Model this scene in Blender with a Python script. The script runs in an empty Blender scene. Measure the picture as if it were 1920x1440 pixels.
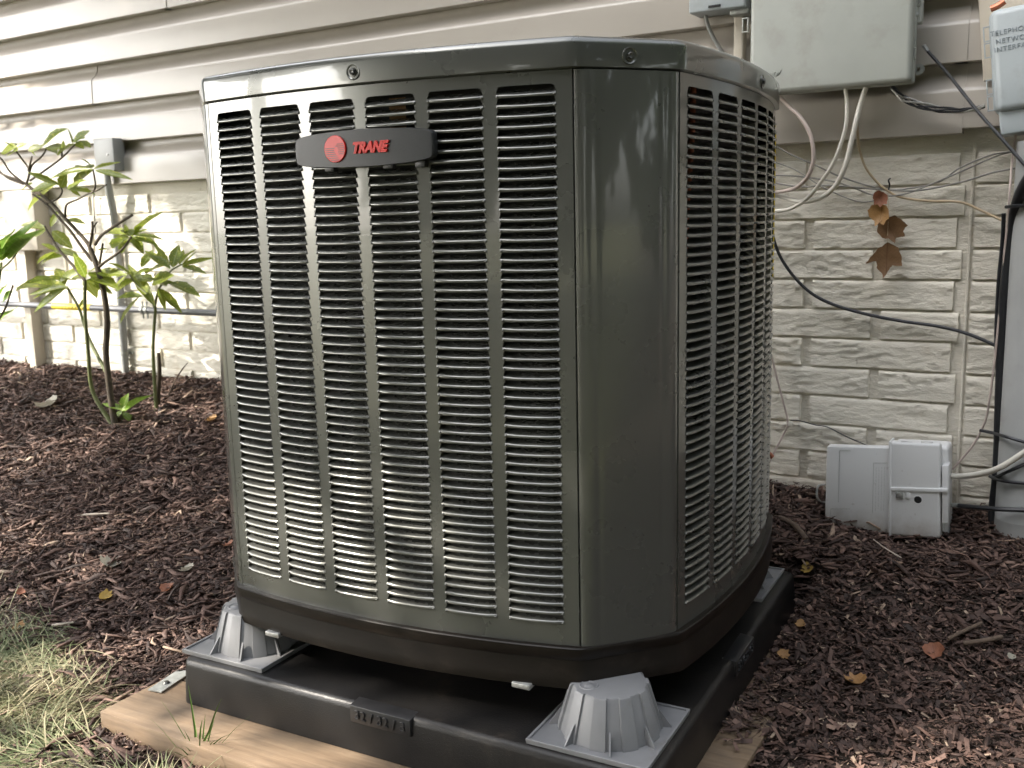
import bpy, bmesh, math, random
import numpy as np
from mathutils import Vector, Matrix, noise, Euler

rnd = random.Random(7)
nrs = np.random.RandomState(11)
SC = bpy.context.scene
COL = SC.collection

# ------------------------------------------------------------------ camera, sky, sun, exposure
F_PX, CAMP = 1846.5, Vector((0.8004, -1.4733, 0.8095))
YAW, PITCH, ROLL = math.radians(28.44), math.radians(9.51), math.radians(-1.38)


def cam_axes():
    f = Vector((-math.sin(YAW) * math.cos(PITCH), math.cos(YAW) * math.cos(PITCH), -math.sin(PITCH)))
    r = Vector((math.cos(YAW), math.sin(YAW), 0))
    u = r.cross(f)
    r2 = math.cos(ROLL) * r + math.sin(ROLL) * u
    u2 = -math.sin(ROLL) * r + math.cos(ROLL) * u
    return r2, u2, f


CR, CU, CF = cam_axes()
cd = bpy.data.cameras.new('camera')
cam = bpy.data.objects.new('camera', cd)
COL.objects.link(cam)
cam.matrix_world = Matrix(((CR.x, CU.x, -CF.x, CAMP.x), (CR.y, CU.y, -CF.y, CAMP.y), (CR.z, CU.z, -CF.z, CAMP.z), (0, 0, 0, 1)))
cd.sensor_fit = 'HORIZONTAL'
cd.sensor_width = 36
cd.lens = F_PX / 1920 * 36
cd.clip_start, cd.clip_end = 0.05, 500
cd.dof.use_dof = True
cd.dof.focus_distance = 1.45
cd.dof.aperture_fstop = 11
SC.camera = cam

SUN_TRAVEL = Vector((0.60, 0.52, -0.62)).normalized()
wd = bpy.data.worlds.new('World')
SC.world = wd
wd.use_nodes = True
wn = wd.node_tree
for n in list(wn.nodes):
    wn.nodes.remove(n)
wo = wn.nodes.new('ShaderNodeOutputWorld')
wb = wn.nodes.new('ShaderNodeBackground')
sky = wn.nodes.new('ShaderNodeTexSky')
sky.sky_type = 'NISHITA'
sky.sun_disc = False
sky.sun_elevation = math.asin(-SUN_TRAVEL.z)
sky.sun_rotation = math.atan2(-SUN_TRAVEL.x, -SUN_TRAVEL.y)
sky.air_density = 1.0
sky.dust_density = 3.0
sky.ozone_density = 0.4
hs = wn.nodes.new('ShaderNodeHueSaturation')
hs.inputs['Saturation'].default_value = 0.28
wn.links.new(sky.outputs[0], hs.inputs['Color'])
wn.links.new(hs.outputs[0], wb.inputs[0])
wb.inputs[1].default_value = 0.15
wn.links.new(wb.outputs[0], wo.inputs[0])

sl = bpy.data.lights.new('sun', 'SUN')
sl.energy = 2.05
sl.angle = math.radians(0.53)
sl.color = (1.0, 0.92, 0.81)
sun = bpy.data.objects.new('sun', sl)
COL.objects.link(sun)
sun.rotation_euler = SUN_TRAVEL.to_track_quat('-Z', 'Y').to_euler()
sun.location = (-6, -5, 6)

SC.view_settings.view_transform = 'Standard'
SC.view_settings.look = 'None'
SC.view_settings.exposure = 2.7
SC.view_settings.gamma = 1
SC.view_settings.use_curve_mapping = False
SC.cycles.max_bounces = 8
SC.cycles.transparent_max_bounces = 8

# ------------------------------------------------------------------ wall frame and pixel helpers
TH, WD = math.radians(-2.96), 0.768
WN = Vector((-math.sin(TH), math.cos(TH), 0))
WT = Vector((math.cos(TH), math.sin(TH), 0))
WO = WN * WD


def wp(t, z, o=0.0):
    return WO + WT * t - WN * o + Vector((0, 0, z))


def ray(u, v):
    return CF + CR * ((u - 960) / F_PX) + CU * ((720 - v) / F_PX)


def W(u, v, off=0.0):
    d = ray(u, v)
    return CAMP + d * ((WD - off - CAMP.dot(WN)) / d.dot(WN))


def tz(u, v, off=0.0):
    p = W(u, v, off)
    return p.dot(WT), p.z


def on_z(u, v, z):
    d = ray(u, v)
    return CAMP + d * ((z - CAMP.z) / d.z)


def sstep(a, b, x):
    t = min(1, max(0, (x - a) / (b - a)))
    return t * t * (3 - 2 * t)


_b = W(1690, 1000, 0.11)
BOXC = (_b.x, _b.y)


def ground_z(x, y):
    s = WD - (x * WN.x + y * WN.y)
    k = sstep(-1.5, 0.35, x)
    zb = 0.315 * (1 - k) + 0.195 * k
    p = 1.35 * (1 - k) + 1.6 * k
    q = max(0.0, 1 - max(s, -0.3) / 1.27)
    z = zb * min(q, 1.05) ** p
    if abs(x) < 0.46 and abs(y) < 0.46:
        e = max(abs(x), abs(y))
        z = min(z, 0.012) + (z - min(z, 0.012)) * sstep(0.40, 0.46, e)
    bxd = math.hypot((x - BOXC[0]) / 0.20, (y - BOXC[1]) / 0.12)
    z -= 0.034 * sstep(1.15, 0.35, bxd)
    if y < -0.55:
        z -= 0.05 * min(1, (-0.55 - y) / 3)
    return z


def G(u, v, up=0.0):
    d = ray(u, v)
    t = 0.6
    for _ in range(900):
        p = CAMP + d * t
        if p.z <= ground_z(p.x, p.y) + up:
            break
        t += 0.006
    return CAMP + d * t


# ------------------------------------------------------------------ object helpers
WLOC = {}


def link(o, parent=None, loc=None):
    COL.objects.link(o)
    if loc is not None:
        o.location = loc
        WLOC[o.name] = Vector(loc)
    if parent is not None:
        o.parent = parent
        o.matrix_parent_inverse = Matrix.Translation(-WLOC[parent.name])
    return o


def tag(o, label=None, cat=None, group=None, kind=None):
    if label:
        o['label'] = label
    if cat:
        o['category'] = cat
    if group:
        o['group'] = group
    if kind:
        o['kind'] = kind
    return o


def thing(name, label, cat, loc, group=None):
    o = bpy.data.objects.new(name, None)
    o.empty_display_size = 0.05
    link(o, None, loc)
    return tag(o, label, cat, group)


def copy_tree(o, loc):
    c = o.copy()
    COL.objects.link(c)
    c.location = loc
    WLOC[c.name] = Vector(loc)

    def kids(a, b):
        for ch in [x for x in bpy.data.objects if x.parent == a]:
            d = ch.copy()
            COL.objects.link(d)
            d.parent = b
            d.matrix_parent_inverse = ch.matrix_parent_inverse.copy()
            kids(ch, d)
    kids(o, c)
    return c


class MB:
    def __init__(self):
        self.v, self.f = [], []

    def add(self, vs, fs):
        n = len(self.v)
        self.v.extend([tuple(p) for p in vs])
        self.f.extend([tuple(n + i for i in q) for q in fs])
        return self

    def quad(self, a, b, c, d):
        return self.add([a, b, c, d], [(0, 1, 2, 3)])

    def hexa(self, p):
        return self.add(p, [(3, 2, 1, 0), (4, 5, 6, 7), (0, 1, 5, 4), (1, 2, 6, 5), (2, 3, 7, 6), (3, 0, 4, 7)])

    def wbox(self, t0, t1, z0, z1, o0, o1):
        """box in the wall frame"""
        return self.hexa([wp(t0, z0, o1), wp(t1, z0, o1), wp(t1, z0, o0), wp(t0, z0, o0),
                          wp(t0, z1, o1), wp(t1, z1, o1), wp(t1, z1, o0), wp(t0, z1, o0)])

    def box(self, x0, x1, y0, y1, z0, z1):
        return self.hexa([(x0, y0, z0), (x1, y0, z0), (x1, y1, z0), (x0, y1, z0),
                          (x0, y0, z1), (x1, y0, z1), (x1, y1, z1), (x0, y1, z1)])

    def loft(self, loops, closed=True, cap0=False, cap1=False):
        m = len(loops[0])
        vs = [p for lp in loops for p in lp]
        fs = []
        for k in range(len(loops) - 1):
            for i in range(m if closed else m - 1):
                j = (i + 1) % m
                fs.append((k * m + i, k * m + j, (k + 1) * m + j, (k + 1) * m + i))
        if cap0:
            fs.append(tuple(reversed(range(m))))
        if cap1:
            fs.append(tuple((len(loops) - 1) * m + i for i in range(m)))
        return self.add(vs, fs)

    def tube(self, pts, r, seg=8, smooth=6, cap=True):
        pts = [Vector(p) for p in pts]
        rr = r if isinstance(r, (list, tuple)) else [r] * len(pts)
        if smooth and len(pts) > 2:
            P, R = [], []
            for i in range(len(pts) - 1):
                p0 = pts[max(i - 1, 0)]
                p1, p2 = pts[i], pts[i + 1]
                p3 = pts[min(i + 2, len(pts) - 1)]
                for k in range(smooth):
                    t = k / smooth
                    P.append(0.5 * ((2 * p1) + (p2 - p0) * t + (2 * p0 - 5 * p1 + 4 * p2 - p3) * t * t + (3 * p1 - p0 - 3 * p2 + p3) * t ** 3))
                    R.append(rr[i] * (1 - t) + rr[i + 1] * t)
            P.append(pts[-1])
            R.append(rr[-1])
        else:
            P, R = pts, rr
        loops = []
        d = (P[1] - P[0]).normalized()
        nrm = d.orthogonal().normalized()
        for i, p in enumerate(P):
            d = (P[min(i + 1, len(P) - 1)] - P[max(i - 1, 0)])
            if d.length < 1e-9:
                d = Vector((0, 0, 1))
            d.normalize()
            nrm = (nrm - d * nrm.dot(d)).normalized()
            b = d.cross(nrm)
            loops.append([p + (nrm * math.cos(2 * math.pi * k / seg) + b * math.sin(2 * math.pi * k / seg)) * R[i] for k in range(seg)])
        return self.loft(loops, True, cap, cap)

    def lathe(self, prof, c, axis=Vector((0, 0, 1)), seg=24, cap0=False, cap1=False):
        axis = Vector(axis).normalized()
        a = axis.orthogonal().normalized()
        b = axis.cross(a)
        c = Vector(c)
        loops = [[c + axis * h + (a * math.cos(2 * math.pi * k / seg) + b * math.sin(2 * math.pi * k / seg)) * r for k in range(seg)] for r, h in prof]
        return self.loft(loops, True, cap0, cap1)

    def build(self, name, mat, parent=None, smooth=35, bevel=0.0, bseg=2):
        me = bpy.data.meshes.new(name)
        v = np.array(self.v, dtype=float)
        c = (v.min(0) + v.max(0)) / 2
        me.from_pydata([tuple(p) for p in (v - c)], [], self.f)
        me.materials.append(mat)
        bm = bmesh.new()
        bm.from_mesh(me)
        bmesh.ops.recalc_face_normals(bm, faces=bm.faces)
        if bevel:
            es = [e for e in bm.edges if len(e.link_faces) == 2 and e.calc_face_angle(0) > 0.6]
            bmesh.ops.bevel(bm, geom=es, offset=bevel, segments=bseg, profile=0.5, affect='EDGES', clamp_overlap=True)
        for f in bm.faces:
            f.smooth = bool(smooth)
        bm.to_mesh(me)
        bm.free()
        if smooth:
            me.set_sharp_from_angle(angle=math.radians(smooth))
        o = bpy.data.objects.new(name, me)
        return link(o, parent, Vector(c))


def np_mesh(name, v, f, mat, parent=None, attrs=None, smooth=False):
    """big joined meshes from arrays; all faces have the same number of corners"""
    me = bpy.data.meshes.new(name)
    n, k = f.shape
    me.vertices.add(len(v))
    me.vertices.foreach_set('co', v.astype(np.float32).ravel())
    me.loops.add(n * k)
    me.loops.foreach_set('vertex_index', f.astype(np.int32).ravel())
    me.polygons.add(n)
    me.polygons.foreach_set('loop_start', np.arange(0, n * k, k, dtype=np.int32))
    if smooth:
        me.polygons.foreach_set('use_smooth', np.ones(n, dtype=bool))
    me.update(calc_edges=True)
    for an, av in (attrs or {}).items():
        a = me.attributes.new(an, 'FLOAT', 'POINT')
        a.data.foreach_set('value', av.astype(np.float32))
    me.validate()
    me.materials.append(mat)
    o = bpy.data.objects.new(name, me)
    return link(o, parent, Vector((0, 0, 0)))


def text_mesh(body, size, mat, name, parent, M, extrude=0.0006, shear=0.0, offset=0.0, space=1.0, align='LEFT', xscale=1.0, bev=0.0):
    cu = bpy.data.curves.new(name, 'FONT')
    cu.body = body
    cu.size = size
    cu.extrude = extrude
    cu.shear = shear
    cu.offset = offset
    cu.space_character = space
    cu.align_x = align
    cu.resolution_u = 4
    cu.bevel_depth = bev
    to = bpy.data.objects.new('tmp', cu)
    COL.objects.link(to)
    dg = bpy.context.evaluated_depsgraph_get()
    me = bpy.data.meshes.new_from_object(to.evaluated_get(dg))
    bpy.data.objects.remove(to)
    bpy.data.curves.remove(cu)
    me.transform(Matrix.Diagonal((xscale, 1, 1, 1)))
    me.transform(M)
    me.name = name
    me.materials.clear()
    me.materials.append(mat)
    for p in me.polygons:
        p.material_index = 0
    c = Vector(np.mean([tuple(v.co) for v in me.vertices], axis=0))
    me.transform(Matrix.Translation(-c))
    o = bpy.data.objects.new(name, me)
    return link(o, parent, c)


# ------------------------------------------------------------------ materials
class NT:
    def __init__(self, name):
        self.m = bpy.data.materials.new(name)
        self.m.use_nodes = True
        self.t = self.m.node_tree
        self.p = self.t.nodes['Principled BSDF']

    def n(self, typ, **kw):
        nd = self.t.nodes.new(typ)
        for k, v in kw.items():
            if k in nd.inputs.keys():
                nd.inputs[k].default_value = v
            else:
                setattr(nd, k, v)
        return nd

    def l(self, a, b):
        self.t.links.new(a, b)

    def coord(self, scale=(1, 1, 1), rot=(0, 0, 0), kind='Object'):
        tc = self.n('ShaderNodeTexCoord')
        mp = self.n('ShaderNodeMapping')
        mp.inputs['Scale'].default_value = scale
        mp.inputs['Rotation'].default_value = rot
        self.l(tc.outputs[kind], mp.inputs['Vector'])
        return mp.outputs['Vector']

    def noise(self, vec, scale, detail=4, rough=0.55):
        nz = self.n('ShaderNodeTexNoise')
        nz.inputs['Scale'].default_value = scale
        nz.inputs['Detail'].default_value = detail
        nz.inputs['Roughness'].default_value = rough
        if vec is not None:
            self.l(vec, nz.inputs['Vector'])
        return nz.outputs['Fac']

    def ramp(self, fac, stops):
        r = self.n('ShaderNodeValToRGB')
        el = r.color_ramp.elements
        while len(el) < len(stops):
            el.new(0.5)
        for e, (p, c) in zip(el, stops):
            e.position = p
            e.color = (c[0], c[1], c[2], 1)
        self.l(fac, r.inputs[0])
        return r.outputs[0]

    def mix(self, fac, a, b, blend='MIX'):
        m = self.n('ShaderNodeMix', data_type='RGBA', blend_type=blend)
        for s, x in ((m.inputs[0], fac), (m.inputs[6], a), (m.inputs[7], b)):
            if hasattr(x, 'links') or hasattr(x, 'is_linked'):
                self.l(x, s)
            elif isinstance(x, (int, float)):
                s.default_value = x
            else:
                s.default_value = (x[0], x[1], x[2], 1)
        return m.outputs[2]

    def bump(self, h, strength=0.3, dist=0.002, prev=None):
        b = self.n('ShaderNodeBump')
        b.inputs['Strength'].default_value = strength
        b.inputs['Distance'].default_value = dist
        self.l(h, b.inputs['Height'])
        if prev is not None:
            self.l(prev, b.inputs['Normal'])
        self.l(b.outputs[0], self.p.inputs['Normal'])
        return b.outputs[0]

    def base(self, x):
        if isinstance(x, tuple):
            self.p.inputs['Base Color'].default_value = (*x, 1)
        else:
            self.l(x, self.p.inputs['Base Color'])

    def set(self, **kw):
        for k, v in kw.items():
            self.p.inputs[k.replace('_', ' ')].default_value = v


def simple(name, c, rough=0.5, var=0.12, nscale=30, bump=0.15, bd=0.001, metallic=0.0, coat=0.0, stretch=(1, 1, 1), dirt=None):
    t = NT(name)
    v = t.coord(stretch)
    f = t.noise(v, nscale, 5)
    lo = tuple(x * (1 - var) for x in c)
    hi = tuple(min(1, x * (1 + var)) for x in c)
    col = t.ramp(f, [(0.3, lo), (0.7, hi)])
    if dirt:
        g = t.noise(v, dirt[1], 6, 0.65)
        gm = t.n('ShaderNodeMapRange')
        gm.inputs['From Min'].default_value = dirt[2]
        gm.inputs['From Max'].default_value = dirt[2] + 0.15
        gm.inputs['To Max'].default_value = dirt[3]
        t.l(g, gm.inputs['Value'])
        col = t.mix(gm.outputs[0], col, dirt[0])
    t.base(col)
    t.set(Roughness=rough, Metallic=metallic, Coat_Weight=coat)
    if bump:
        t.bump(t.noise(v, nscale * 4, 4), bump, bd)
    return t.m


M = {}
# painted sheet metal of the condenser
t = NT('grey_green_paint')
v = t.coord()
geo = t.n('ShaderNodeNewGeometry')
pos = geo.outputs['Position']
col = t.ramp(t.noise(pos, 3, 4), [(0.3, (0.120, 0.122, 0.111)), (0.7, (0.140, 0.142, 0.130))])
sep = t.n('ShaderNodeSeparateXYZ')
t.l(pos, sep.inputs[0])
zr = t.n('ShaderNodeMapRange')
zr.inputs['From Min'].default_value, zr.inputs['From Max'].default_value = 0.55, 0.24
zr.inputs['To Min'].default_value, zr.inputs['To Max'].default_value = 0.06, 0.5
t.l(sep.outputs[2], zr.inputs['Value'])
sp = t.ramp(t.noise(pos, 150, 3, 0.6), [(0.62, (0, 0, 0)), (0.72, (1, 1, 1))])
cl = t.ramp(t.noise(pos, 5, 5, 0.7), [(0.45, (0, 0, 0)), (0.75, (1, 1, 1))])
mm = t.n('ShaderNodeMath', operation='MULTIPLY')
t.l(sp, mm.inputs[0])
t.l(cl, mm.inputs[1])
m2_ = t.n('ShaderNodeMath', operation='MULTIPLY')
t.l(mm.outputs[0], m2_.inputs[0])
t.l(zr.outputs[0], m2_.inputs[1])
t.base(t.mix(m2_.outputs[0], col, (0.20, 0.175, 0.14)))
t.set(Roughness=0.27, Metallic=0.58, Coat_Weight=0.8, Coat_Roughness=0.05, Coat_IOR=1.5)
rr = t.n('ShaderNodeMapRange')
rr.inputs['To Min'].default_value, rr.inputs['To Max'].default_value = 0.23, 0.33
t.l(t.noise(v, 9, 5), rr.inputs['Value'])
t.l(rr.outputs[0], t.p.inputs['Roughness'])
b1 = t.bump(t.noise(pos, 6, 2), 0.16, 0.004)
t.bump(t.noise(pos, 300, 1), 0.05, 0.0003, b1)
M['paint'] = t.m

M['pan'] = simple('dark_brown_pan', (0.0095, 0.0070, 0.0053), 0.4, 0.3, 18, 0.2, 0.001, dirt=((0.04, 0.033, 0.027), 9, 0.55, 0.4), stretch=(1, 1, 2))
M['pan'].node_tree.nodes['Principled BSDF'].inputs['Specular IOR Level'].default_value = 0.28
M['badge'] = simple('charcoal_badge', (0.028, 0.03, 0.032), 0.4, 0.08, 400, 0.12, 0.0003)
M['red'] = simple('red_enamel', (0.56, 0.012, 0.007), 0.3, 0.05, 40, 0)
M['dark'] = simple('dark_interior', (0.008, 0.008, 0.008), 0.7, 0.2, 50, 0)
M['copper'] = simple('copper_pipe', (0.36, 0.12, 0.065), 0.4, 0.15, 60, 0, metallic=0.5)
M['steel'] = simple('bare_steel', (0.5, 0.5, 0.5), 0.35, 0.15, 80, 0.2, 0.0005, metallic=0.9)
M['steel_dark'] = simple('dull_screw_steel', (0.09, 0.09, 0.085), 0.3, 0.15, 80, 0, metallic=0.7)
M['zinc'] = simple('weathered_zinc', (0.36, 0.37, 0.35), 0.5, 0.25, 60, 0.3, 0.0006, metallic=0.6)
M['tin'] = simple('bright_clip_metal', (0.4, 0.4, 0.38), 0.4, 0.2, 150, 0.5, 0.0008, metallic=0.5)
M['yellow'] = simple('yellow_sticker', (0.66, 0.5, 0.03), 0.5, 0.2, 120, 0)

# coil behind the louvers: black fins
t = NT('coil_fins')
wv = t.n('ShaderNodeTexWave')
wv.inputs['Scale'].default_value = 220
t.l(t.coord((1, 1, 0.02)), wv.inputs['Vector'])
t.base(t.ramp(wv.outputs['Fac'], [(0.3, (0.004, 0.004, 0.004)), (0.9, (0.02, 0.019, 0.018))]))
t.set(Roughness=0.5)
M['coil'] = t.m

# black pebbled plastic of the pad
t = NT('black_pad_plastic')
v = t.coord()
dust = t.noise(v, 6, 6, 0.7)
fine = t.noise(v, 520, 2)
base = t.ramp(dust, [(0.35, (0.0075, 0.0075, 0.008)), (0.58, (0.015, 0.0138, 0.0128)), (0.78, (0.06, 0.048, 0.039))])
t.base(base)
t.set(Roughness=0.36)
t.p.inputs['Specular IOR Level'].default_value = 0.32
t.bump(fine, 0.32, 0.0012)
M['pad'] = t.m
M['pad_smooth'] = simple('black_moulded_plastic', (0.02, 0.02, 0.021), 0.32, 0.25, 30, 0.1, 0.0006)

M['riser'] = simple('grey_riser_plastic', (0.185, 0.187, 0.192), 0.42, 0.07, 25, 0.12, 0.0006, dirt=((0.12, 0.10, 0.08), 17, 0.58, 0.4))

# pale pressure treated wood
t = NT('pale_board_wood')
v = t.coord((2.0, 26, 26))
g = t.noise(v, 3.2, 6, 0.6)
col = t.ramp(g, [(0.25, (0.085, 0.054, 0.031)), (0.5, (0.165, 0.112, 0.067)), (0.75, (0.22, 0.158, 0.10))])
st = t.noise(t.coord((3, 5, 5)), 2.3, 6, 0.7)
t.base(t.mix(t.ramp(st, [(0.42, (0, 0, 0)), (0.72, (0.8, 0.8, 0.8))]), col, (0.095, 0.072, 0.05)))
kn = t.noise(t.coord((1.2, 30, 30)), 9, 4, 0.6)
t.set(Roughness=0.8)
b1 = t.bump(g, 0.7, 0.0016)
t.bump(kn, 0.4, 0.0008, b1)
M['wood'] = t.m

# painted cast brick
t = NT('cream_painted_concrete')
v = t.coord(kind='Object')
info = t.n('ShaderNodeObjectInfo')
geo = t.n('ShaderNodeNewGeometry')
pos = geo.outputs['Position']
big = t.noise(pos, 2.3, 6, 0.6)
col = t.ramp(big, [(0.3, (0.64, 0.60, 0.515)), (0.7, (0.73, 0.695, 0.61))])
spot = t.noise(pos, 55, 3, 0.6)
col = t.mix(t.ramp(spot, [(0.66, (0, 0, 0)), (0.76, (0.6, 0.6, 0.6))]), col, (0.30, 0.25, 0.18))
patch = t.noise(pos, 6, 5, 0.7)
col = t.mix(t.ramp(patch, [(0.60, (0, 0, 0)), (0.78, (0.5, 0.5, 0.5))]), col, (0.52, 0.42, 0.28))
# splash of soil on the lowest courses
sep = t.n('ShaderNodeSeparateXYZ')
t.l(pos, sep.inputs[0])
zr = t.n('ShaderNodeMapRange')
zr.inputs['From Min'].default_value, zr.inputs['From Max'].default_value = 0.42, 0.2
t.l(sep.outputs[2], zr.inputs['Value'])
mm = t.n('ShaderNodeMath', operation='MULTIPLY')
t.l(zr.outputs[0], mm.inputs[0])
t.l(t.noise(pos, 14, 6, 0.7), mm.inputs[1])
col = t.mix(t.ramp(mm.outputs[0], [(0.3, (0, 0, 0)), (0.75, (0.6, 0.6, 0.6))]), col, (0.30, 0.21, 0.13))
t.base(col)
t.set(Roughness=0.62)
sv = t.n('ShaderNodeMapping')
sv.inputs['Scale'].default_value = (1, 1, 2.6)
t.l(pos, sv.inputs['Vector'])
b1 = t.bump(t.noise(sv.outputs[0], 44, 8, 0.62), 0.6, 0.006)
t.bump(t.noise(pos, 190, 5, 0.75), 0.6, 0.0018, b1)
M['brick'] = t.m

# vinyl siding
t = NT('beige_vinyl_siding')
geo = t.n('ShaderNodeNewGeometry')
mp = t.n('ShaderNodeMapping')
mp.inputs['Scale'].default_value = (1.2, 6, 60)
t.l(geo.outputs['Position'], mp.inputs['Vector'])
gr = t.noise(mp.outputs[0], 4, 6, 0.6)
big = t.noise(geo.outputs['Position'], 1.7, 5)
col = t.mix(t.ramp(big, [(0.3, (0, 0, 0)), (0.7, (1, 1, 1))]), (0.345, 0.315, 0.275), (0.405, 0.37, 0.325))
gm = t.noise(geo.outputs['Position'], 9, 7, 0.75)
col = t.mix(t.ramp(gm, [(0.58, (0, 0, 0)), (0.8, (0.4, 0.4, 0.4))]), col, (0.30, 0.25, 0.19))
t.base(col)
t.set(Roughness=0.28)
t.bump(gr, 0.14, 0.0012)
M['siding'] = t.m

M['box_grey'] = simple('grey_green_box_plastic', (0.36, 0.375, 0.345), 0.42, 0.05, 12, 0.1, 0.0005, dirt=((0.25, 0.235, 0.2), 8, 0.52, 0.45))
M['box_grey_side'] = simple('grey_box_shell', (0.34, 0.35, 0.325), 0.5, 0.08, 12, 0.1, 0.0005)
M['box_blue'] = simple('blue_grey_plastic', (0.35, 0.385, 0.40), 0.42, 0.05, 12, 0.12, 0.0005, dirt=((0.22, 0.22, 0.21), 12, 0.54, 0.4))
M['box_print'] = simple('raised_letter_plastic', (0.17, 0.20, 0.215), 0.45, 0.05, 12, 0)
M['box_white'] = simple('off_white_box_plastic', (0.72, 0.72, 0.715), 0.5, 0.04, 40, 0.12, 0.0005, dirt=((0.42, 0.39, 0.34), 11, 0.6, 0.35))
# muddied bottom of the fallen box, wear that belongs to its cover
t = NT('mud_splashed_plastic')
geo = t.n('ShaderNodeNewGeometry')
sep = t.n('ShaderNodeSeparateXYZ')
t.l(geo.outputs['Position'], sep.inputs[0])
zr = t.n('ShaderNodeMapRange')
zr.inputs['From Min'].default_value, zr.inputs['From Max'].default_value = 0.205, 0.12
t.l(sep.outputs[2], zr.inputs['Value'])
mm = t.n('ShaderNodeMath', operation='MULTIPLY')
t.l(zr.outputs[0], mm.inputs[0])
t.l(t.noise(geo.outputs['Position'], 38, 7, 0.7), mm.inputs[1])
col = t.mix(t.ramp(mm.outputs[0], [(0.1, (0, 0, 0)), (0.6, (1, 1, 1))]), (0.72, 0.72, 0.715), (0.30, 0.25, 0.19))
sp = t.noise(geo.outputs['Position'], 120, 4, 0.6)
col = t.mix(t.ramp(sp, [(0.66, (0, 0, 0)), (0.72, (0.35, 0.35, 0.35))]), col, (0.35, 0.30, 0.25))
t.base(col)
t.set(Roughness=0.5)
M['box_muddy'] = t.m
M['pipe_grey'] = simple('grey_pvc', (0.32, 0.325, 0.32), 0.4, 0.06, 10, 0.1, 0.0006, dirt=((0.2, 0.2, 0.19), 7, 0.55, 0.3))
M['pipe_dark'] = simple('dark_grey_pipe_coating', (0.13, 0.135, 0.15), 0.35, 0.1, 20, 0.1)
M['beige'] = simple('beige_painted_metal', (0.50, 0.45, 0.37), 0.45, 0.06, 10, 0.08, dirt=((0.3, 0.25, 0.19), 9, 0.6, 0.4))
M['c_white'] = simple('white_cable', (0.66, 0.63, 0.56), 0.45, 0.08, 30, 0)
M['c_pink'] = simple('pinkish_grey_cable', (0.46, 0.38, 0.34), 0.5, 0.12, 30, 0)
M['c_tan'] = simple('tan_cable', (0.42, 0.33, 0.21), 0.5, 0.15, 30, 0)
M['c_grey'] = simple('dull_grey_wire', (0.22, 0.21, 0.19), 0.5, 0.15, 40, 0)
M['c_black'] = simple('black_cable', (0.016, 0.017, 0.02), 0.4, 0.2, 60, 0.1, 0.0005)
M['c_silver'] = simple('bare_wire', (0.45, 0.44, 0.42), 0.4, 0.3, 200, 0, metallic=0.6)
M['bark'] = simple('shrub_bark', (0.055, 0.042, 0.026), 0.85, 0.35, 60, 0.6, 0.002)
M['green_stem'] = simple('green_stem', (0.10, 0.115, 0.035), 0.6, 0.25, 40, 0.2, 0.001)
M['tree_bark'] = simple('tree_bark', (0.09, 0.07, 0.05), 0.9, 0.35, 8, 0.8, 0.02, stretch=(1, 1, 0.25))
M['stick'] = simple('dry_stick', (0.10, 0.07, 0.05), 0.85, 0.35, 50, 0.5, 0.001)
M['pale_stick'] = simple('bleached_stick', (0.46, 0.40, 0.33), 0.8, 0.2, 50, 0.4, 0.001)


def leaf_mat(name, c, c2, speck=None, rough=0.4, trans=0.35, sscale=60, veins=None):
    t = NT(name)
    v = t.coord()
    info = t.n('ShaderNodeObjectInfo')
    col = t.mix(info.outputs['Random'], c, c2)
    f = t.noise(v, 14, 5)
    col = t.mix(t.ramp(f, [(0.3, (0, 0, 0)), (0.75, (0.6, 0.6, 0.6))]), col, tuple(x * 0.6 for x in c))
    if speck:
        g = t.noise(v, sscale, 2, 0.5)
        col = t.mix(t.ramp(g, [(0.60, (0, 0, 0)), (0.66, (0.8, 0.8, 0.8))]), col, speck)
    if veins:
        sp_ = t.n('ShaderNodeSeparateXYZ')
        t.l(v, sp_.inputs[0])
        ab = t.n('ShaderNodeMath', operation='ABSOLUTE')
        t.l(sp_.outputs[0], ab.inputs[0])
        ad = t.n('ShaderNodeMath', operation='MULTIPLY_ADD')
        t.l(ab.outputs[0], ad.inputs[0])
        ad.inputs[1].default_value = -0.9
        t.l(sp_.outputs[1], ad.inputs[2])
        fr_ = t.n('ShaderNodeMath', operation='PINGPONG')
        t.l(ad.outputs[0], fr_.inputs[0])
        fr_.inputs[1].default_value = 0.055
        sv2 = t.ramp(fr_.outputs[0], [(0.0, (0.45, 0.45, 0.45)), (0.012, (0, 0, 0))])
        mr = t.ramp(ab.outputs[0], [(0.006, (0.8, 0.8, 0.8)), (0.018, (0, 0, 0))])
        col = t.mix(t.mix(1.0, sv2, mr, 'LIGHTEN'), col, veins)
    t.base(col)
    t.set(Roughness=rough)
    t.bump(t.noise(v, 25, 4), 0.2, 0.002)
    tr = t.n('ShaderNodeBsdfTranslucent')
    t.l(col, tr.inputs[0])
    mx = t.n('ShaderNodeMixShader')
    mx.inputs[0].default_value = trans
    out = t.t.nodes['Material Output']
    t.l(t.p.outputs[0], mx.inputs[1])
    t.l(tr.outputs[0], mx.inputs[2])
    t.l(mx.outputs[0], out.inputs[0])
    return t.m


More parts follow.
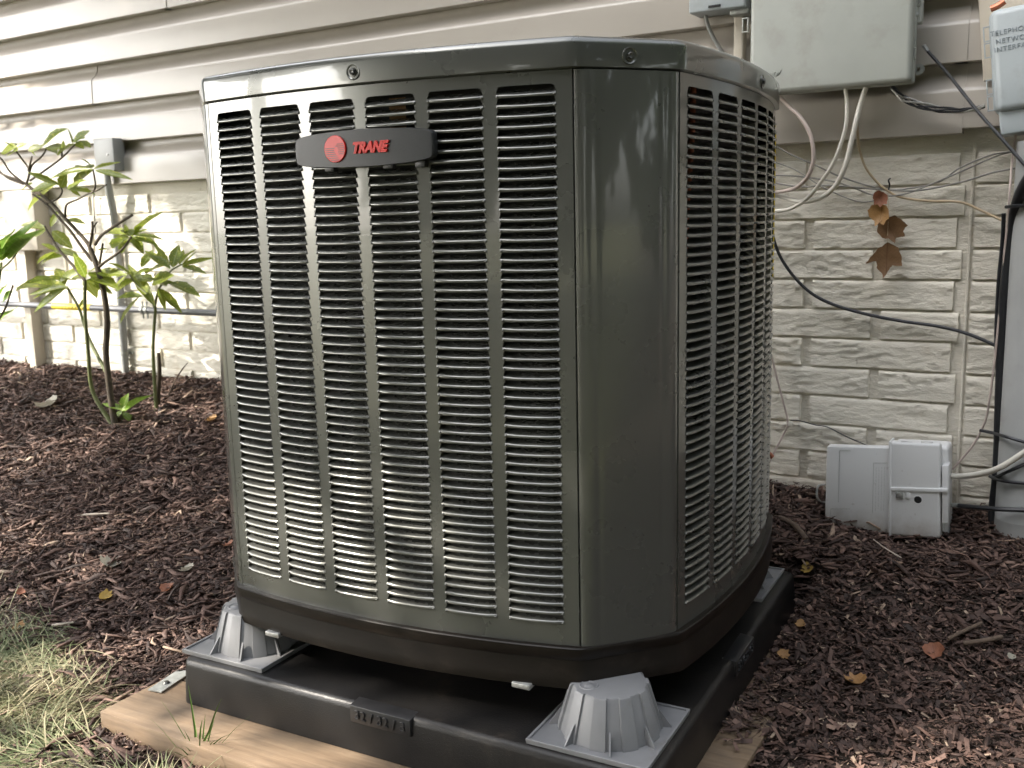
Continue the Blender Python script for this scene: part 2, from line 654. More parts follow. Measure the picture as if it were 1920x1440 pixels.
M['leaf'] = leaf_mat('speckled_green_leaf', (0.16, 0.225, 0.022), (0.27, 0.32, 0.04), (0.52, 0.50, 0.11), 0.33, 0.5, 14, (0.34, 0.40, 0.14))
M['leaf_light'] = leaf_mat('fresh_green_leaf', (0.16, 0.30, 0.035), (0.24, 0.36, 0.06), (0.34, 0.38, 0.09), 0.4, 0.45, 9, (0.38, 0.46, 0.16))
M['tree_leaf'] = leaf_mat('tree_leaf', (0.045, 0.085, 0.02), (0.06, 0.10, 0.025), None, 0.5, 0.3)
M['dry_tan'] = leaf_mat('dry_tan_leaf', (0.42, 0.23, 0.09), (0.46, 0.27, 0.11), None, 0.6, 0.3, veins=(0.26, 0.13, 0.05))
M['dry_brown'] = leaf_mat('dry_brown_leaf', (0.20, 0.11, 0.05), (0.22, 0.125, 0.06), None, 0.6, 0.35, veins=(0.11, 0.055, 0.025))
M['dry_red'] = leaf_mat('dry_russet_leaf', (0.30, 0.12, 0.07), (0.33, 0.14, 0.08), None, 0.6, 0.3, veins=(0.17, 0.06, 0.035))
M['dry_yellow'] = leaf_mat('dry_yellow_leaf', (0.50, 0.33, 0.08), (0.52, 0.36, 0.09), None, 0.6, 0.3, veins=(0.34, 0.2, 0.05))
M['dry_pale'] = leaf_mat('dry_pale_leaf', (0.40, 0.38, 0.31), (0.44, 0.41, 0.34), None, 0.6, 0.3, veins=(0.28, 0.25, 0.18))

# ground: soil and, further out, lawn
t = NT('soil_and_lawn')
geo = t.n('ShaderNodeNewGeometry')
pos = geo.outputs['Position']
s1 = t.noise(pos, 38, 8, 0.75)
soil = t.ramp(s1, [(0.3, (0.014, 0.0095, 0.007)), (0.55, (0.038, 0.026, 0.018)), (0.8, (0.085, 0.06, 0.042))])
g1 = t.noise(pos, 9, 8, 0.75)
lawn = t.ramp(g1, [(0.3, (0.06, 0.06, 0.025)), (0.55, (0.10, 0.10, 0.04)), (0.8, (0.2, 0.17, 0.09))])
at = t.n('ShaderNodeAttribute')
at.attribute_name = 'lawn'
t.base(t.mix(at.outputs['Fac'], soil, lawn))
t.set(Roughness=0.95)
b1 = t.bump(t.noise(pos, 60, 8, 0.75), 0.9, 0.012)
t.bump(t.noise(pos, 320, 4, 0.7), 0.7, 0.003, b1)
M['soil'] = t.m


def attr_mat(name, stops, rough, attr='tone', trans=0.0, nscale=80):
    t = NT(name)
    at = t.n('ShaderNodeAttribute')
    at.attribute_name = attr
    geo = t.n('ShaderNodeNewGeometry')
    col = t.ramp(at.outputs['Fac'], stops)
    f = t.noise(geo.outputs['Position'], nscale, 5, 0.7)
    col = t.mix(t.ramp(f, [(0.35, (0, 0, 0)), (0.75, (0.55, 0.55, 0.55))]), col, (0.02, 0.014, 0.01)) if not trans else col
    t.base(col)
    t.set(Roughness=rough)
    if not trans:
        t.bump(t.noise(geo.outputs['Position'], 400, 4), 0.4, 0.001)
    if trans:
        tr = t.n('ShaderNodeBsdfTranslucent')
        t.l(col, tr.inputs[0])
        mx = t.n('ShaderNodeMixShader')
        mx.inputs[0].default_value = trans
        t.l(t.p.outputs[0], mx.inputs[1])
        t.l(tr.outputs[0], mx.inputs[2])
        t.l(mx.outputs[0], t.t.nodes['Material Output'].inputs[0])
    return t.m


M['mulch'] = attr_mat('shredded_bark_mulch', [(0.0, (0.019, 0.0105, 0.0083)), (0.3, (0.063, 0.035, 0.027)), (0.6, (0.148, 0.086, 0.066)), (0.85, (0.26, 0.165, 0.127)), (0.95, (0.30, 0.20, 0.14)), (1.0, (0.44, 0.34, 0.25))], 0.75)
M['grass'] = attr_mat('dry_and_green_grass', [(0.0, (0.07, 0.10, 0.034)), (0.35, (0.175, 0.21, 0.095)), (0.58, (0.30, 0.30, 0.17)), (0.8, (0.45, 0.39, 0.245)), (1.0, (0.62, 0.53, 0.36))], 0.55, trans=0.3)
M['tuft'] = simple('fresh_grass_blade', (0.09, 0.17, 0.03), 0.45, 0.2, 30, 0)

# ------------------------------------------------------------------ ground sheet
def axis(lo, hi, step, far, growth=1.35):
    a = list(np.arange(lo, hi + 1e-6, step))
    s, x, out = step, hi, []
    while x < far:
        s *= growth
        x += s
        out.append(x)
    s, x, pre = step, lo, []
    while x > -far:
        s *= growth
        x -= s
        pre.append(x)
    return np.array(pre[::-1] + a + out)


FR_C, FR_S = math.cos(math.radians(-2.4)), math.sin(math.radians(-2.4))


def in_frame(x, y, m=0.0):
    """inside the wooden board frame under the pad"""
    return -0.505 - m < x < 0.456 + m and -0.50 - m - 0.05 * (x + 0.03) < y < 0.46 + m


def lawn_amount(x, y):
    w = 0.05 * noise.noise((x * 5, y * 5, 3.1)) + 0.03 * noise.noise((x * 16, y * 16, 1.7))
    edge = -0.395 - 0.27 * (x + 0.66) if x < -0.66 else -0.375 - 1.1 * (x + 0.66)
    edge = max(edge, -0.535)
    if x > -0.22:
        edge = -0.535 - 0.25 * (x + 0.22)
    return sstep(0.06, -0.07, y - edge + 1.6 * w)


gx, gy = axis(-3.4, 2.1, 0.022, 90), axis(-1.1, 1.0, 0.022, 90)
nx, ny = len(gx), len(gy)
gv = np.zeros((nx * ny, 3))
gl = np.zeros(nx * ny)
for i, x in enumerate(gx):
    for j, y in enumerate(gy):
        z = ground_z(x, y)
        if -3.6 < x < 1.8 and -1.3 < y < 1.1:
            z += 0.010 * noise.noise((x * 4.3, y * 4.3, 0)) + 0.006 * noise.noise((x * 17, y * 17, 5))
        k = i * ny + j
        gv[k] = (x, y, z - 0.004)
        gl[k] = lawn_amount(x, y)
ii, jj = np.meshgrid(np.arange(nx - 1), np.arange(ny - 1), indexing='ij')
a = (ii * ny + jj).ravel()
gf = np.stack([a, a + ny, a + ny + 1, a + 1], 1)
go = np_mesh('ground', gv, gf, M['soil'], None, {'lawn': gl}, True)
tag(go, kind='structure')

# ------------------------------------------------------------------ house: painted cast foundation and vinyl siding
house = thing('house', 'house wall of beige lap siding above a cream painted brick-pattern foundation', 'house', wp(-0.9, 0.2, 0))
T0, T1 = -3.6, 1.6
ZF = 0.966
mb = MB().wbox(T0, T1, -0.1, ZF + 0.02, -0.25, -0.011)
foundation = mb.build('foundation', M['brick'], house)
ROW, BL = 0.0645, 0.307


def brick_mesh(length, seed):
    h = ROW - 0.0022
    m = max(8, int(length / 0.0075))
    us = [-length / 2, -length / 2 + 0.0016, -length / 2 + 0.005] + [-length / 2 + length * k / m for k in range(1, m)] + [length / 2 - 0.005, length / 2 - 0.0016, length / 2]
    us = sorted(u for i, u in enumerate(us) if i < 3 or i > m + 1 or abs(u) < length / 2 - 0.008)
    ws = [0, 0.025, 0.09, 0.17, 0.25, 0.33, 0.41, 0.49, 0.57, 0.65, 0.73, 0.81, 0.89, 0.955, 1.0]
    nu, nv = len(us) - 1, len(ws) - 1
    vs, fs = [], []
    for i, u in enumerate(us):
        for j, f in enumerate(ws):
            w = (f - 0.5) * h
            q = Vector((u * 14 + seed * 7.3, w * 40 + u * 3, seed * 3.1))
            r1 = noise.fractal(q, 0.8, 2.2, 5)
            # split-stone ledges: each swells downwards, then drops back sharply
            ph = (w * 58 + 1.5 * noise.noise((u * 11, seed * 3.3, w * 12)) + 0.9 * noise.noise((u * 34, seed, w * 20)) + seed * 0.37) % 1.0
            msk = max(0.0, min(1.0, 0.55 + 1.3 * noise.noise((u * 13 + 4, w * 30, seed * 5.1))))
            d = 0.0052 + 0.0020 * r1 + 0.0036 * msk * (0.75 - ph)
            if i in (0, nu):
                d = -0.0098
            elif j == 0:
                d = -0.0095
            elif j == nv:
                d = -0.0090 + 0.002 * r1
            elif j == nv - 1:
                d = d * 0.45
            jx = 0.0011 * noise.noise((u * 40, 0.3, seed + 9.0)) if j < 3 or j > nv - 2 else 0.0
            ju = 0.0022 * noise.noise((w * 90, seed, 2)) if i < 3 or i > nu - 3 else 0.0
            vs.append((u + ju, -d, w + jx))
    for i in range(nu):
        for j in range(nv):
            a = i * (nv + 1) + j
            fs.append((a, a + nv + 1, a + nv + 2, a + 1))
    me = bpy.data.meshes.new('brick')
    me.from_pydata(vs, [], fs)
    for p in me.polygons:
        p.use_smooth = True
    me.materials.append(M['brick'])
    me.set_sharp_from_angle(angle=math.radians(55))
    return me


LJ = 0.018
full = [brick_mesh(BL - LJ, s) for s in range(9)]
half = [brick_mesh((BL - LJ) / 2 - 0.01, s + 20) for s in range(4)]
t_seam = (W(1812, 560).dot(WT))
tj_even = W(1513, 560).dot(WT) + 0.0
z_r0 = 0.342 - 4 * ROW
nbrick = 0


def put_brick(me, tc, zc):
    global nbrick
    o = bpy.data.objects.new('brick', me)
    p = wp(tc, zc, -0.0095)
    link(o, foundation, p)
    o.rotation_euler = (0, 0, TH)
    nbrick += 1


for r in range(0, 14):
    z0 = z_r0 + r * ROW
    zc = z0 + ROW / 2
    if zc > ZF - 0.02:
        continue
    ph = tj_even if r % 2 == 0 else tj_even + BL * 0.475
    k = -11
    while True:
        c = ph + (k + 0.5) * BL
        k += 1
        lo, hi = c - BL / 2, c + BL / 2
        if lo > T1 - 0.1:
            break
        if lo < T0 - 0.02 or zc < 0.10:
            continue
        if lo < t_seam - 0.012 < hi - 0.03 and hi - t_seam > 0.05:
            # brick cut by the form joint
            w = t_seam - 0.012 - lo - LJ / 2
            if w > 0.06:
                put_brick(brick_mesh(w, r + 40), lo + LJ / 2 + w / 2, zc)
            w2 = hi - LJ / 2 - t_seam - 0.006
            if w2 > 0.06:
                put_brick(brick_mesh(w2, r + 60), t_seam + 0.006 + w2 / 2, zc)
            continue
        put_brick(rnd.choice(full), c, zc)
# ragged bead of concrete at the form joint
mb = MB()
pts = []
for k in range(60):
    z = 0.16 + k * 0.0132
    pts.append(wp(t_seam + 0.0012 * noise.noise((z * 60, 0, 0)), z, -0.006))
mb.tube(pts, [0.0026 + 0.0014 * abs(noise.noise((k * 0.9, 4, 0))) for k in range(60)], 6, 2)
mb.build('form_seam', M['brick'], foundation)

PITCHZ = 0.1272


def plank(t0, t1, z0, drop=0.0, proud=0.0):
    prof = [(-0.006, 0.0 - drop), (0.0235, 0.0 - drop), (0.0255, 0.0015 - drop), (0.0250, 0.03), (0.0235, 0.070), (0.0222, 0.0755), (0.0185, 0.0805), (0.0130, 0.0855),
            (0.0078, 0.0905), (0.0030, 0.0965), (-0.0010, 0.1035), (-0.0035, 0.113), (-0.0045, 0.128), (-0.0065, 0.131)]
    n = max(2, int((t1 - t0) / 0.25))
    loops = []
    for k in range(n + 1):
        tt = t0 + (t1 - t0) * k / n
        wv = 0.0012 * noise.noise((tt * 1.7, z0 * 9, 0))
        loops.append([wp(tt, z0 + z, o + proud + wv) for o, z in prof])
    mb = MB().loft(loops, False)
    m = len(prof)
    mb.f.append(tuple(range(m)))
    mb.f.append(tuple(n * m + i for i in range(m)))
    return mb


sb = MB().wbox(T0, T1, ZF + 0.022, 2.62, -0.25, -0.008)
siding = sb.build('siding', M['siding'], house)
seams = {0: W(1803, 250).dot(WT), 2: W(188, 230).dot(WT), 3: -0.4, 4: W(322, 5).dot(WT), 1: W(1815, 60).dot(WT)}
for r in range(13):
    z0 = ZF - 0.002 + r * PITCHZ
    s = seams.get(r, -2.2 + (r * 1.37) % 3.2)
    dr = 0.009 if r == 0 else 0.0
    plank(T0, s + (0.004), z0, dr, 0.0012).build('siding_plank', M['siding'], siding, 25)
    plank(s - 0.02, T1, z0, 0.0, -0.0008).build('siding_plank', M['siding'], siding, 25)
rb = MB().wbox(T0 - 0.2, T1 + 0.2, 2.62, 2.66, -0.25, 0.22)
rf = rb.build('soffit', M['beige'], house)
rb = MB()
rb.hexa([wp(T0 - 0.2, 2.662, 0.26), wp(T1 + 0.2, 2.662, 0.26), wp(T1 + 0.2, 2.662, -2.5), wp(T0 - 0.2, 2.662, -2.5),
         wp(T0 - 0.2, 2.78, 0.26), wp(T1 + 0.2, 2.78, 0.26), wp(T1 + 0.2, 3.9, -2.5), wp(T0 - 0.2, 3.9, -2.5)])
rb.build('roof', M['pad_smooth'], house)

# ------------------------------------------------------------------ wooden board frame, pad and risers
def rot_xy(p, c, s):
    return (p[0] * c - p[1] * s, p[0] * s + p[1] * c, p[2])


frame_t = thing('board_frame', 'pale wooden board frame lying flat under the black pad', 'wooden frame', (0, -0.45, 0.0))
FZ0, FZ1 = 0.004, 0.040


def board(x0, x1, y0, y1, dz=0.0):
    mb = MB()
    mb.box(x0, x1, y0, y1, FZ0, FZ1 + dz)
    mb.v = [rot_xy(p, FR_C, FR_S) for p in mb.v]
    return mb.build('board', M['wood'], frame_t, 35, 0.003)


board(-0.486, 0.476, -0.510, -0.370)
board(-0.486, -0.346, -0.368, 0.34, -0.001)
board(0.336, 0.476, -0.368, 0.34, -0.001)
pa, pb = on_z(290, 1297, 0.042), on_z(337, 1266, 0.042)
dv = (pb - pa).normalized()
sv_ = Vector((-dv.y, dv.x, 0)) * 0.014
pa2, pb2 = pa, pb + dv * 0.03
up = Vector((0, 0, 0.0022))
mb = MB().hexa([pa2 - sv_, pb2 - sv_, pb2 + sv_, pa2 + sv_, pa2 - sv_ + up, pb2 - sv_ + up, pb2 + sv_ + up, pa2 + sv_ + up])
plate = mb.build('mending_plate', M['zinc'], frame_t, 35)
pc = on_z(312, 1281, 0.044)
MB().lathe([(0.0001, 0.004), (0.004, 0.0036), (0.006, 0.001), (0.006, 0.0)], pc, seg=12).build('screw', M['steel_dark'], plate)

PADH, PT = 0.4065, 0.1162
pad = thing('equipment_pad', 'black pebbled plastic equipment pad carrying the grey risers', 'pad', (0, 0, 0.04))


def rrect(h, z, r, k=5, notch=None):
    pts = []
    for cx, cy, a0 in ((h - r, -h + r, -90), (h - r, h - r, 0), (-h + r, h - r, 90), (-h + r, -h + r, 180)):
        for i in range(k + 1):
            a = math.radians(a0 + 90 * i / k)
            pts.append((cx + r * math.cos(a), cy + r * math.sin(a), z))
    return pts


loops = [rrect(PADH + 0.002, 0.041, 0.018), rrect(PADH + 0.001, 0.07, 0.018), rrect(PADH - 0.001, PT - 0.012, 0.018), rrect(PADH - 0.0025, PT - 0.0055, 0.017),
         rrect(PADH - 0.006, PT - 0.0016, 0.015), rrect(PADH - 0.012, PT, 0.012), rrect(0.05, PT, 0.01)]
mb = MB().loft(loops, True, True, True)
pbody = mb.build('pad_body', M['pad'], pad, 50)
# size plaque let into the front rim, another on the right rim
for ang, cx in ((0, -0.0055), (90, 0.02)):
    R3 = Matrix.Rotation(math.radians(ang), 4, 'Z')
    mb = MB()
    y = -PADH - 0.0035
    mb.hexa([(cx - 0.053, y, 0.0885), (cx + 0.053, y, 0.0885), (cx + 0.053, -PADH + 0.02, 0.0885), (cx - 0.053, -PADH + 0.02, 0.0885),
             (cx - 0.053, y, 0.1145), (cx + 0.053, y, 0.1145), (cx + 0.053, -PADH + 0.02, 0.1172), (cx - 0.053, -PADH + 0.02, 0.1172)])
    mb.v = [tuple(R3 @ Vector(p)) for p in mb.v]
    pl = mb.build('plaque', M['pad_smooth'], pad, 35, 0.0012)
    TM = R3 @ Matrix.Translation((cx, y - 0.0002, 0.0945)) @ Matrix.Rotation(math.radians(90), 4, 'X')
    text_mesh('32 / 32 / 3', 0.0205, M['pad_smooth'], 'lettering', pl, TM, 0.0013, 0.0, 0.0, 1.1, 'CENTER', 0.93, 0.0004)

RZ = 0.1745          # underside of the condenser's pan
RISER_TOP = 0.1865   # the cones stand up into the hollow pan


def make_riser(c):
    r = thing('equipment_riser', '', 'riser', (c[0], c[1], PT), 'grey risers under the condenser')
    h = 0.0860
    mb = MB()
    lp = []
    for z, e in ((PT + 0.0005, h - 0.001), (PT + 0.0045, h), (PT + 0.0075, h), (PT + 0.008, h - 0.0006)):
        lp.append([(c[0] + sx * e, c[1] + sy * e, z) for sx, sy in ((-1, -1), (1, -1), (1, 1), (-1, 1))])
    e = h - 0.004
    lp.append([(c[0] + sx * e, c[1] + sy * e, PT + 0.0078) for sx, sy in ((-1, -1), (1, -1), (1, 1), (-1, 1))])
    lp.append([(c[0] + sx * e, c[1] + sy * e, PT + 0.0052) for sx, sy in ((-1, -1), (1, -1), (1, 1), (-1, 1))])
    mb.loft(lp, True, True, True)
    mb.build('base_plate', M['riser'], r, 30)
    # fluted truncated cone: alternate facets step in and out
    mb = MB()
    seg = 20
    prof = [(0.0720, PT + 0.005), (0.0708, PT + 0.012), (0.0548, RISER_TOP - 0.0035), (0.0530, RISER_TOP - 0.0008), (0.0500, RISER_TOP)]
    loops = []
    for rad, z in prof:
        lpp = []
        for k in range(seg):
            a0 = 2 * math.pi * k / seg
            stp = 0.0 if k % 2 else -0.0032
            for fr in (0.02, 0.5, 0.98):
                a = a0 + fr * 2 * math.pi / seg
                lpp.append((c[0] + (rad + stp) * math.cos(a), c[1] + (rad + stp) * math.sin(a), z))
        loops.append(lpp)
    mb.loft(loops, True, False, True)
    mb.build('fluted_cone', M['riser'], r, 28)
    for k in range(8):
        a = math.radians(22.5 + 45 * k)
        d = Vector((math.cos(a), math.sin(a), 0))
        s = Vector((-d.y, d.x, 0)) * 0.0012
        o = Vector((c[0], c[1], 0))
        zb, zt = PT + 0.005, PT + 0.031
        tri = [o + d * 0.066 + Vector((0, 0, zb)), o + d * 0.0845 + Vector((0, 0, zb)), o + d * 0.0665 + Vector((0, 0, zt))]
        mb = MB()
        mb.add([p - s for p in tri] + [p + s for p in tri], [(0, 1, 2), (5, 4, 3), (0, 3, 4, 1), (1, 4, 5, 2), (2, 5, 3, 0)])
        mb.build('gusset', M['riser'], r, 0)
    mb = MB().lathe([(0.0001, 0.002), (0.006, 0.002), (0.008, 0.0004), (0.011, 0.0004), (0.0125, 0.0012), (0.0135, 0)], (c[0] - 0.02, c[1] - 0.025, RISER_TOP), seg=14)
    mb.build('socket', M['riser'], r, 40)
    return r


RC = [((0.3110, -0.3110), 'grey plastic riser under the front right corner of the condenser, beside the size plaque end'),
      ((-0.3290, -0.3060), 'grey plastic riser under the front left corner of the condenser, above the mending plate'),
      ((0.3005, 0.3035), 'grey plastic riser under the back right corner of the condenser, near the dark mulch'),
      ((-0.3205, 0.3035), 'grey plastic riser hidden under the back left corner of the condenser')]
r0 = make_riser(RC[0][0])
r0['label'] = RC[0][1]
for c, lab in RC[1:]:
    r = copy_tree(r0, (c[0], c[1], PT))
    r['label'] = lab

# ------------------------------------------------------------------ the condenser
OX, OY, UA, HW, SAG = -0.0342, 0.0640, 0.3996, 0.2957, 0.0328
PHI = math.radians(1.93)
UZB, UZT = 0.2325, 0.9915
ac = thing('air_conditioner', 'tall grey-green louvered air conditioner condenser with red TRANE lettering on its badge', 'air conditioner', (OX, OY, RZ))
SIDES = [0, 90, 180, 270]


def side_pt(ang, tt, z, d=0.0, hw=HW):
    """point on a bowed side; ang 0 = front, 90 = right"""
    out = UA + SAG * (1 - (tt / HW) ** 2) + d
    a = math.radians(ang) + PHI
    x, y = tt, -out
    return Vector((OX + x * math.cos(a) - y * math.sin(a), OY + x * math.sin(a) + y * math.cos(a), z))


def outline(z, d, nseg=14, soft=0.010):
    pts = []
    e = d * 0.35
    for ang in SIDES:
        row = []
        for k in range(nseg + 1):
            tt = (-1 + 2 * k / nseg) * (HW + e)
            row.append(side_pt(ang, tt, z, d))
        pts.append(row)
    out = []
    for i in range(4):
        row, nxt = pts[i], pts[(i + 1) % 4]
        out.extend(row[1:-1])
        A, B, C_, D_ = row[-2], row[-1], nxt[0], nxt[1]
        for P, Q, R_ in ((A, B, C_), (B, C_, D_)):
            p1 = Q + (P - Q).normalized() * soft
            p2 = Q + (R_ - Q).normalized() * soft
            for s in (0, 0.33, 0.67, 1):
                out.append(p1 * (1 - s) ** 2 + Q * 2 * s * (1 - s) + p2 * s * s)
    return out


NR, LP, ZL0 = 55, 0.01287, 0.9613
CW, CP, COFF = 0.0775, 0.0947, -0.0008
INS = 0.0027


def make_panel(ang, name):
    """stamped sheet: saw-tooth strips between the louver columns, top and bottom margins"""
    mb = MB()
    ztop, zbot = UZT - 0.0015, UZB + 0.001
    z_hi = ZL0 + LP          # top of the first opening
    z_lo = ZL0 - (NR - 1) * LP
    cols = [(-2.5 + i) * CP + COFF for i in range(6)]
    edges = []
    xl = -HW + 0.0015
    for c in cols:
        edges.append((xl, c - CW / 2))
        xl = c + CW / 2
    edges.append((xl, HW - 0.0015))

    def grid(t0, t1, z0, z1, nt):
        rows = []
        for z in (z0, z1):
            rows.append([side_pt(ang, t0 + (t1 - t0) * k / nt, z) for k in range(nt + 1)])
        mb.loft(rows, False)
    grid(-HW + 0.0015, HW - 0.0015, z_hi, ztop, 36)
    grid(-HW + 0.0015, HW - 0.0015, zbot, z_lo - 0.0012, 36)
    # hem turned inwards all round
    for z, s in ((ztop, 1), (zbot, -1)):
        r0_ = [side_pt(ang, -HW + 0.0015 + (2 * HW - 0.003) * k / 36, z) for k in range(37)]
        r1_ = [side_pt(ang, -HW + 0.0015 + (2 * HW - 0.003) * k / 36, z, -0.012) for k in range(37)]
        mb.loft([r0_, r1_], False)
    for s in (-1, 1):
        tt = s * (HW - 0.0015)
        mb.quad(side_pt(ang, tt, zbot), side_pt(ang, tt, ztop), side_pt(ang, tt, ztop, -0.012), side_pt(ang, tt, zbot, -0.012))
    for i, (a, b) in enumerate(edges):
        la = 0 if i == 0 else 1
        lb = 0 if i == 6 else 1
        for k in range(NR):
            zb_ = ZL0 - k * LP
            zt_ = zb_ + LP
            prof = [(0.0, 0.0), (0.10, 0.0), (0.80, 0.85), (0.93, 1.35), (0.999, 2.6), (1.0, 2.6)]
            rows = []
            for q, ins in prof:
                z = zb_ + (zt_ - zb_) * q
                A, B = a - la * INS * ins, b + lb * INS * ins
                nb = 2
                rows.append([side_pt(ang, A + (B - A) * m / nb, z) for m in range(nb + 1)])
            mb.loft(rows, False)
        # closes the last row down to the lower margin
        rows = [[side_pt(ang, a + (b - a) * m / 2, z) for m in range(3)] for z in (z_lo - 0.0012, z_lo)]
        mb.loft(rows, False)
        # returns of the openings give the sheet its thickness
    o = mb.build(name, M['paint'], ac, 40)
    return o, cols


def louver_geo():
    """one stamped louver in local coordinates: x along, y outwards is negative, z up"""
    mb = MB()
    w = CW / 2
    nx_ = 6
    prof = [(0.0120, 0.0088, 0.0030), (0.0085, 0.0073, 0.0018), (0.0040, 0.0050, 0.0007), (0.0006, 0.0034, 0.0), (-0.0014, 0.0026, -0.0002), (-0.0026, 0.0014, -0.0004), (-0.0030, 0.0000, -0.0005), (-0.0026, -0.0012, -0.0004), (-0.0010, -0.0018, 0.0), (0.0012, -0.0014, 0.0004), (0.0030, 0.0006, 0.0006)]
    loops = []
    for (y, z, ins) in prof:
        row = []
        for k in range(nx_ + 1):
            u = -1 + 2 * k / nx_
            xx = u * (w - ins)
            bow = SAG / HW * 0
            dz = 0.0
            if y < 0 and abs(u) > 0.99:
                yy, dz = 0.0002, 0.0004
            else:
                yy = y
            row.append((xx, yy, z + dz))
        loops.append(row)
    mb.loft(loops, False)
    # slanted ends tie the blade to the sheet
    for s in (-1, 1):
        x1, x0 = s * (w - 0.0030), s * w
        mb.add([(x0, 0.0003, 0.0012), (x0 - s * 0.0005, 0.0003, 0.0080), (x1, 0.0120, 0.0088), (s * (w - 0.0007), 0.0040, 0.0050)], [(0, 1, 2, 3)])
        # rounded nub where the lip meets the strip
        mb.lathe([(0.0001, -0.0016), (0.0011, -0.0011), (0.0016, 0), (0.0011, 0.0011), (0.0001, 0.0016)], (s * (w - 0.0016), -0.0008, 0.0003), (1, 0, 0), 6)
    return mb


def louver_meshes(k):
    """slightly different dents in the lip, as stamped sheet has"""
    out = []
    for s in range(k):
        mb = louver_geo()
        me = bpy.data.meshes.new('louver')
        vs = []
        for (x, y, z) in mb.v:
            n1 = noise.noise((x * 55 + s * 9.1, y * 60, s * 1.7))
            vs.append((x, y - 0.0004 * n1, z + 0.0002 * n1 + 0.0002 * noise.noise((x * 20, s * 5.0, 1))))
        me.from_pydata(vs, [], mb.f)
        bm = bmesh.new()
        bm.from_mesh(me)
        bmesh.ops.recalc_face_normals(bm, faces=bm.faces)
        for f in bm.faces:
            f.smooth = True
        bm.to_mesh(me)
        bm.free()
        me.set_sharp_from_angle(angle=math.radians(50))
        me.materials.append(M['paint'])
        out.append(me)
    return out


LM = louver_meshes(8)


def louver_matrix(ang, c, k):
    p = side_pt(ang, c, ZL0 - k * LP)
    slope = math.atan2(2 * SAG * c / HW ** 2, 1)
    return p, math.radians(ang) + slope + PHI


for ang, name in ((0, 'front_panel'), (90, 'side_panel')):
    po, cols = make_panel(ang, name)
    joined = MB()
    for ci, c in enumerate(cols):
        for k in range(NR):
            p, rz = louver_matrix(ang, c, k)
            jr = rnd.uniform(-0.02, 0.02)
            if ang == 0 and not (ci == 0 and k >= 25):
                o = bpy.data.objects.new('louver', rnd.choice(LM))
                link(o, po, p)
                o.rotation_euler = (jr, 0, rz)
            else:
                Mx = Matrix.Translation(p) @ Matrix.Rotation(rz, 4, 'Z') @ Matrix.Rotation(jr, 4, 'X')
                me = rnd.choice(LM)
                joined.add([Mx @ v_.co for v_ in me.vertices], [tuple(q.vertices) for q in me.polygons])
    jo = joined.build('louver_rows', M['paint'], po, 50)
    tag(jo, kind='stuff')
for ang, name in ((180, 'back_panel'), (270, 'side_panel')):
    mb = MB()
    rows = [[side_pt(ang, -HW + 2 * HW * k / 24, z) for k in range(25)] for z in (UZB, UZT)]
    mb.loft(rows, False)
    mb.build(name, M['paint'], ac)


def corner_panel(ang):
    A = side_pt(ang, HW + 0.0012, 0)
    B = side_pt(ang + 90, -HW - 0.0012, 0)
    d = (B - A).normalized()
    nrm = Vector((d.y, -d.x, 0))
    L = (B - A).length
    # shallow tray: flat face set between two rolled beads
    prof = [(0.0, -0.012), (0.0002, -0.001), (0.0020, 0.0012), (0.006, 0.0032), (0.013, 0.0048), (0.022, 0.0055), (0.0255, 0.0051), (0.0285, 0.0057), (0.034, 0.0062)]
    pts = prof + [(L / 2, 0.0066)] + [(L - a_, b_) for a_, b_ in reversed(prof)]
    rows = []
    for z in (UZB + 0.001, UZT - 0.002):
        rows.append([A + d * a_ + nrm * b_ + Vector((0, 0, z)) for a_, b_ in pts])
    mb = MB().loft(rows, False)
    m = len(pts)
    mb.f.append(tuple(m + i for i in range(m)))
    return mb.build('corner_panel', M['paint'], ac, 30)


for ang in SIDES:
    corner_panel(ang)

# inner coil and dark core
mb = MB().loft([outline(UZB + 0.002, -0.032), outline(UZT - 0.006, -0.032)], True, True, True)
mb.build('coil', M['coil'], ac, 30)
# copper tube between coil and side louvers
mb = MB()
mb.tube([side_pt(90, -0.216, 0.985, -0.020), side_pt(90, -0.222, 0.90, -0.020), side_pt(90, -0.236, 0.80, -0.020), side_pt(90, -0.246, 0.60, -0.020), side_pt(90, -0.246, 0.4, -0.020)], 0.0042, 8)
mb.build('copper_tube', M['copper'], ac)
# wiring tag seen through the top of the front louvers
mb = MB()
a_, b_ = side_pt(0, 0.035, 0.972, -0.017), side_pt(0, 0.060, 0.972, -0.017)
mb.hexa([a_ - Vector((0, 0, .04)), b_ - Vector((0, 0, .04)), b_ + Vector((0, .001, -.04)), a_ + Vector((0, .001, -.04)), a_, b_, b_ + Vector((0, .001, 0)), a_ + Vector((0, .001, 0))])
mb.build('paper_tag', M['dry_tan'], ac, 0)

# top cover: rim, rolled edge and slightly domed lid with a fan opening
FANR = 0.275
mb = MB()
loops = [outline(UZT - 0.0012, -0.004), outline(UZT + 0.0002, 0.0055), outline(UZT + 0.0012, 0.0068), outline(UZT + 0.028, 0.0082), outline(UZT + 0.0335, 0.0070), outline(UZT + 0.0365, 0.0035),
         outline(UZT + 0.0382, -0.002), outline(UZT + 0.040, -0.018), outline(UZT + 0.0435, -0.040)]
last = loops[-1]
for rr_, zz in ((0.335, 0.052), (0.30, 0.058), (FANR, 0.060), (FANR - 0.004, 0.050)):
    lp = []
    for p in last:
        d = Vector((p.x - OX, p.y - OY, 0)).normalized()
        lp.append(Vector((OX + d.x * rr_, OY + d.y * rr_, UZT + zz)))
    loops.append(lp)
mb.loft(loops, True, False, True)
mb.f.pop()
cap = mb.build('top_cover', M['paint'], ac, 42)
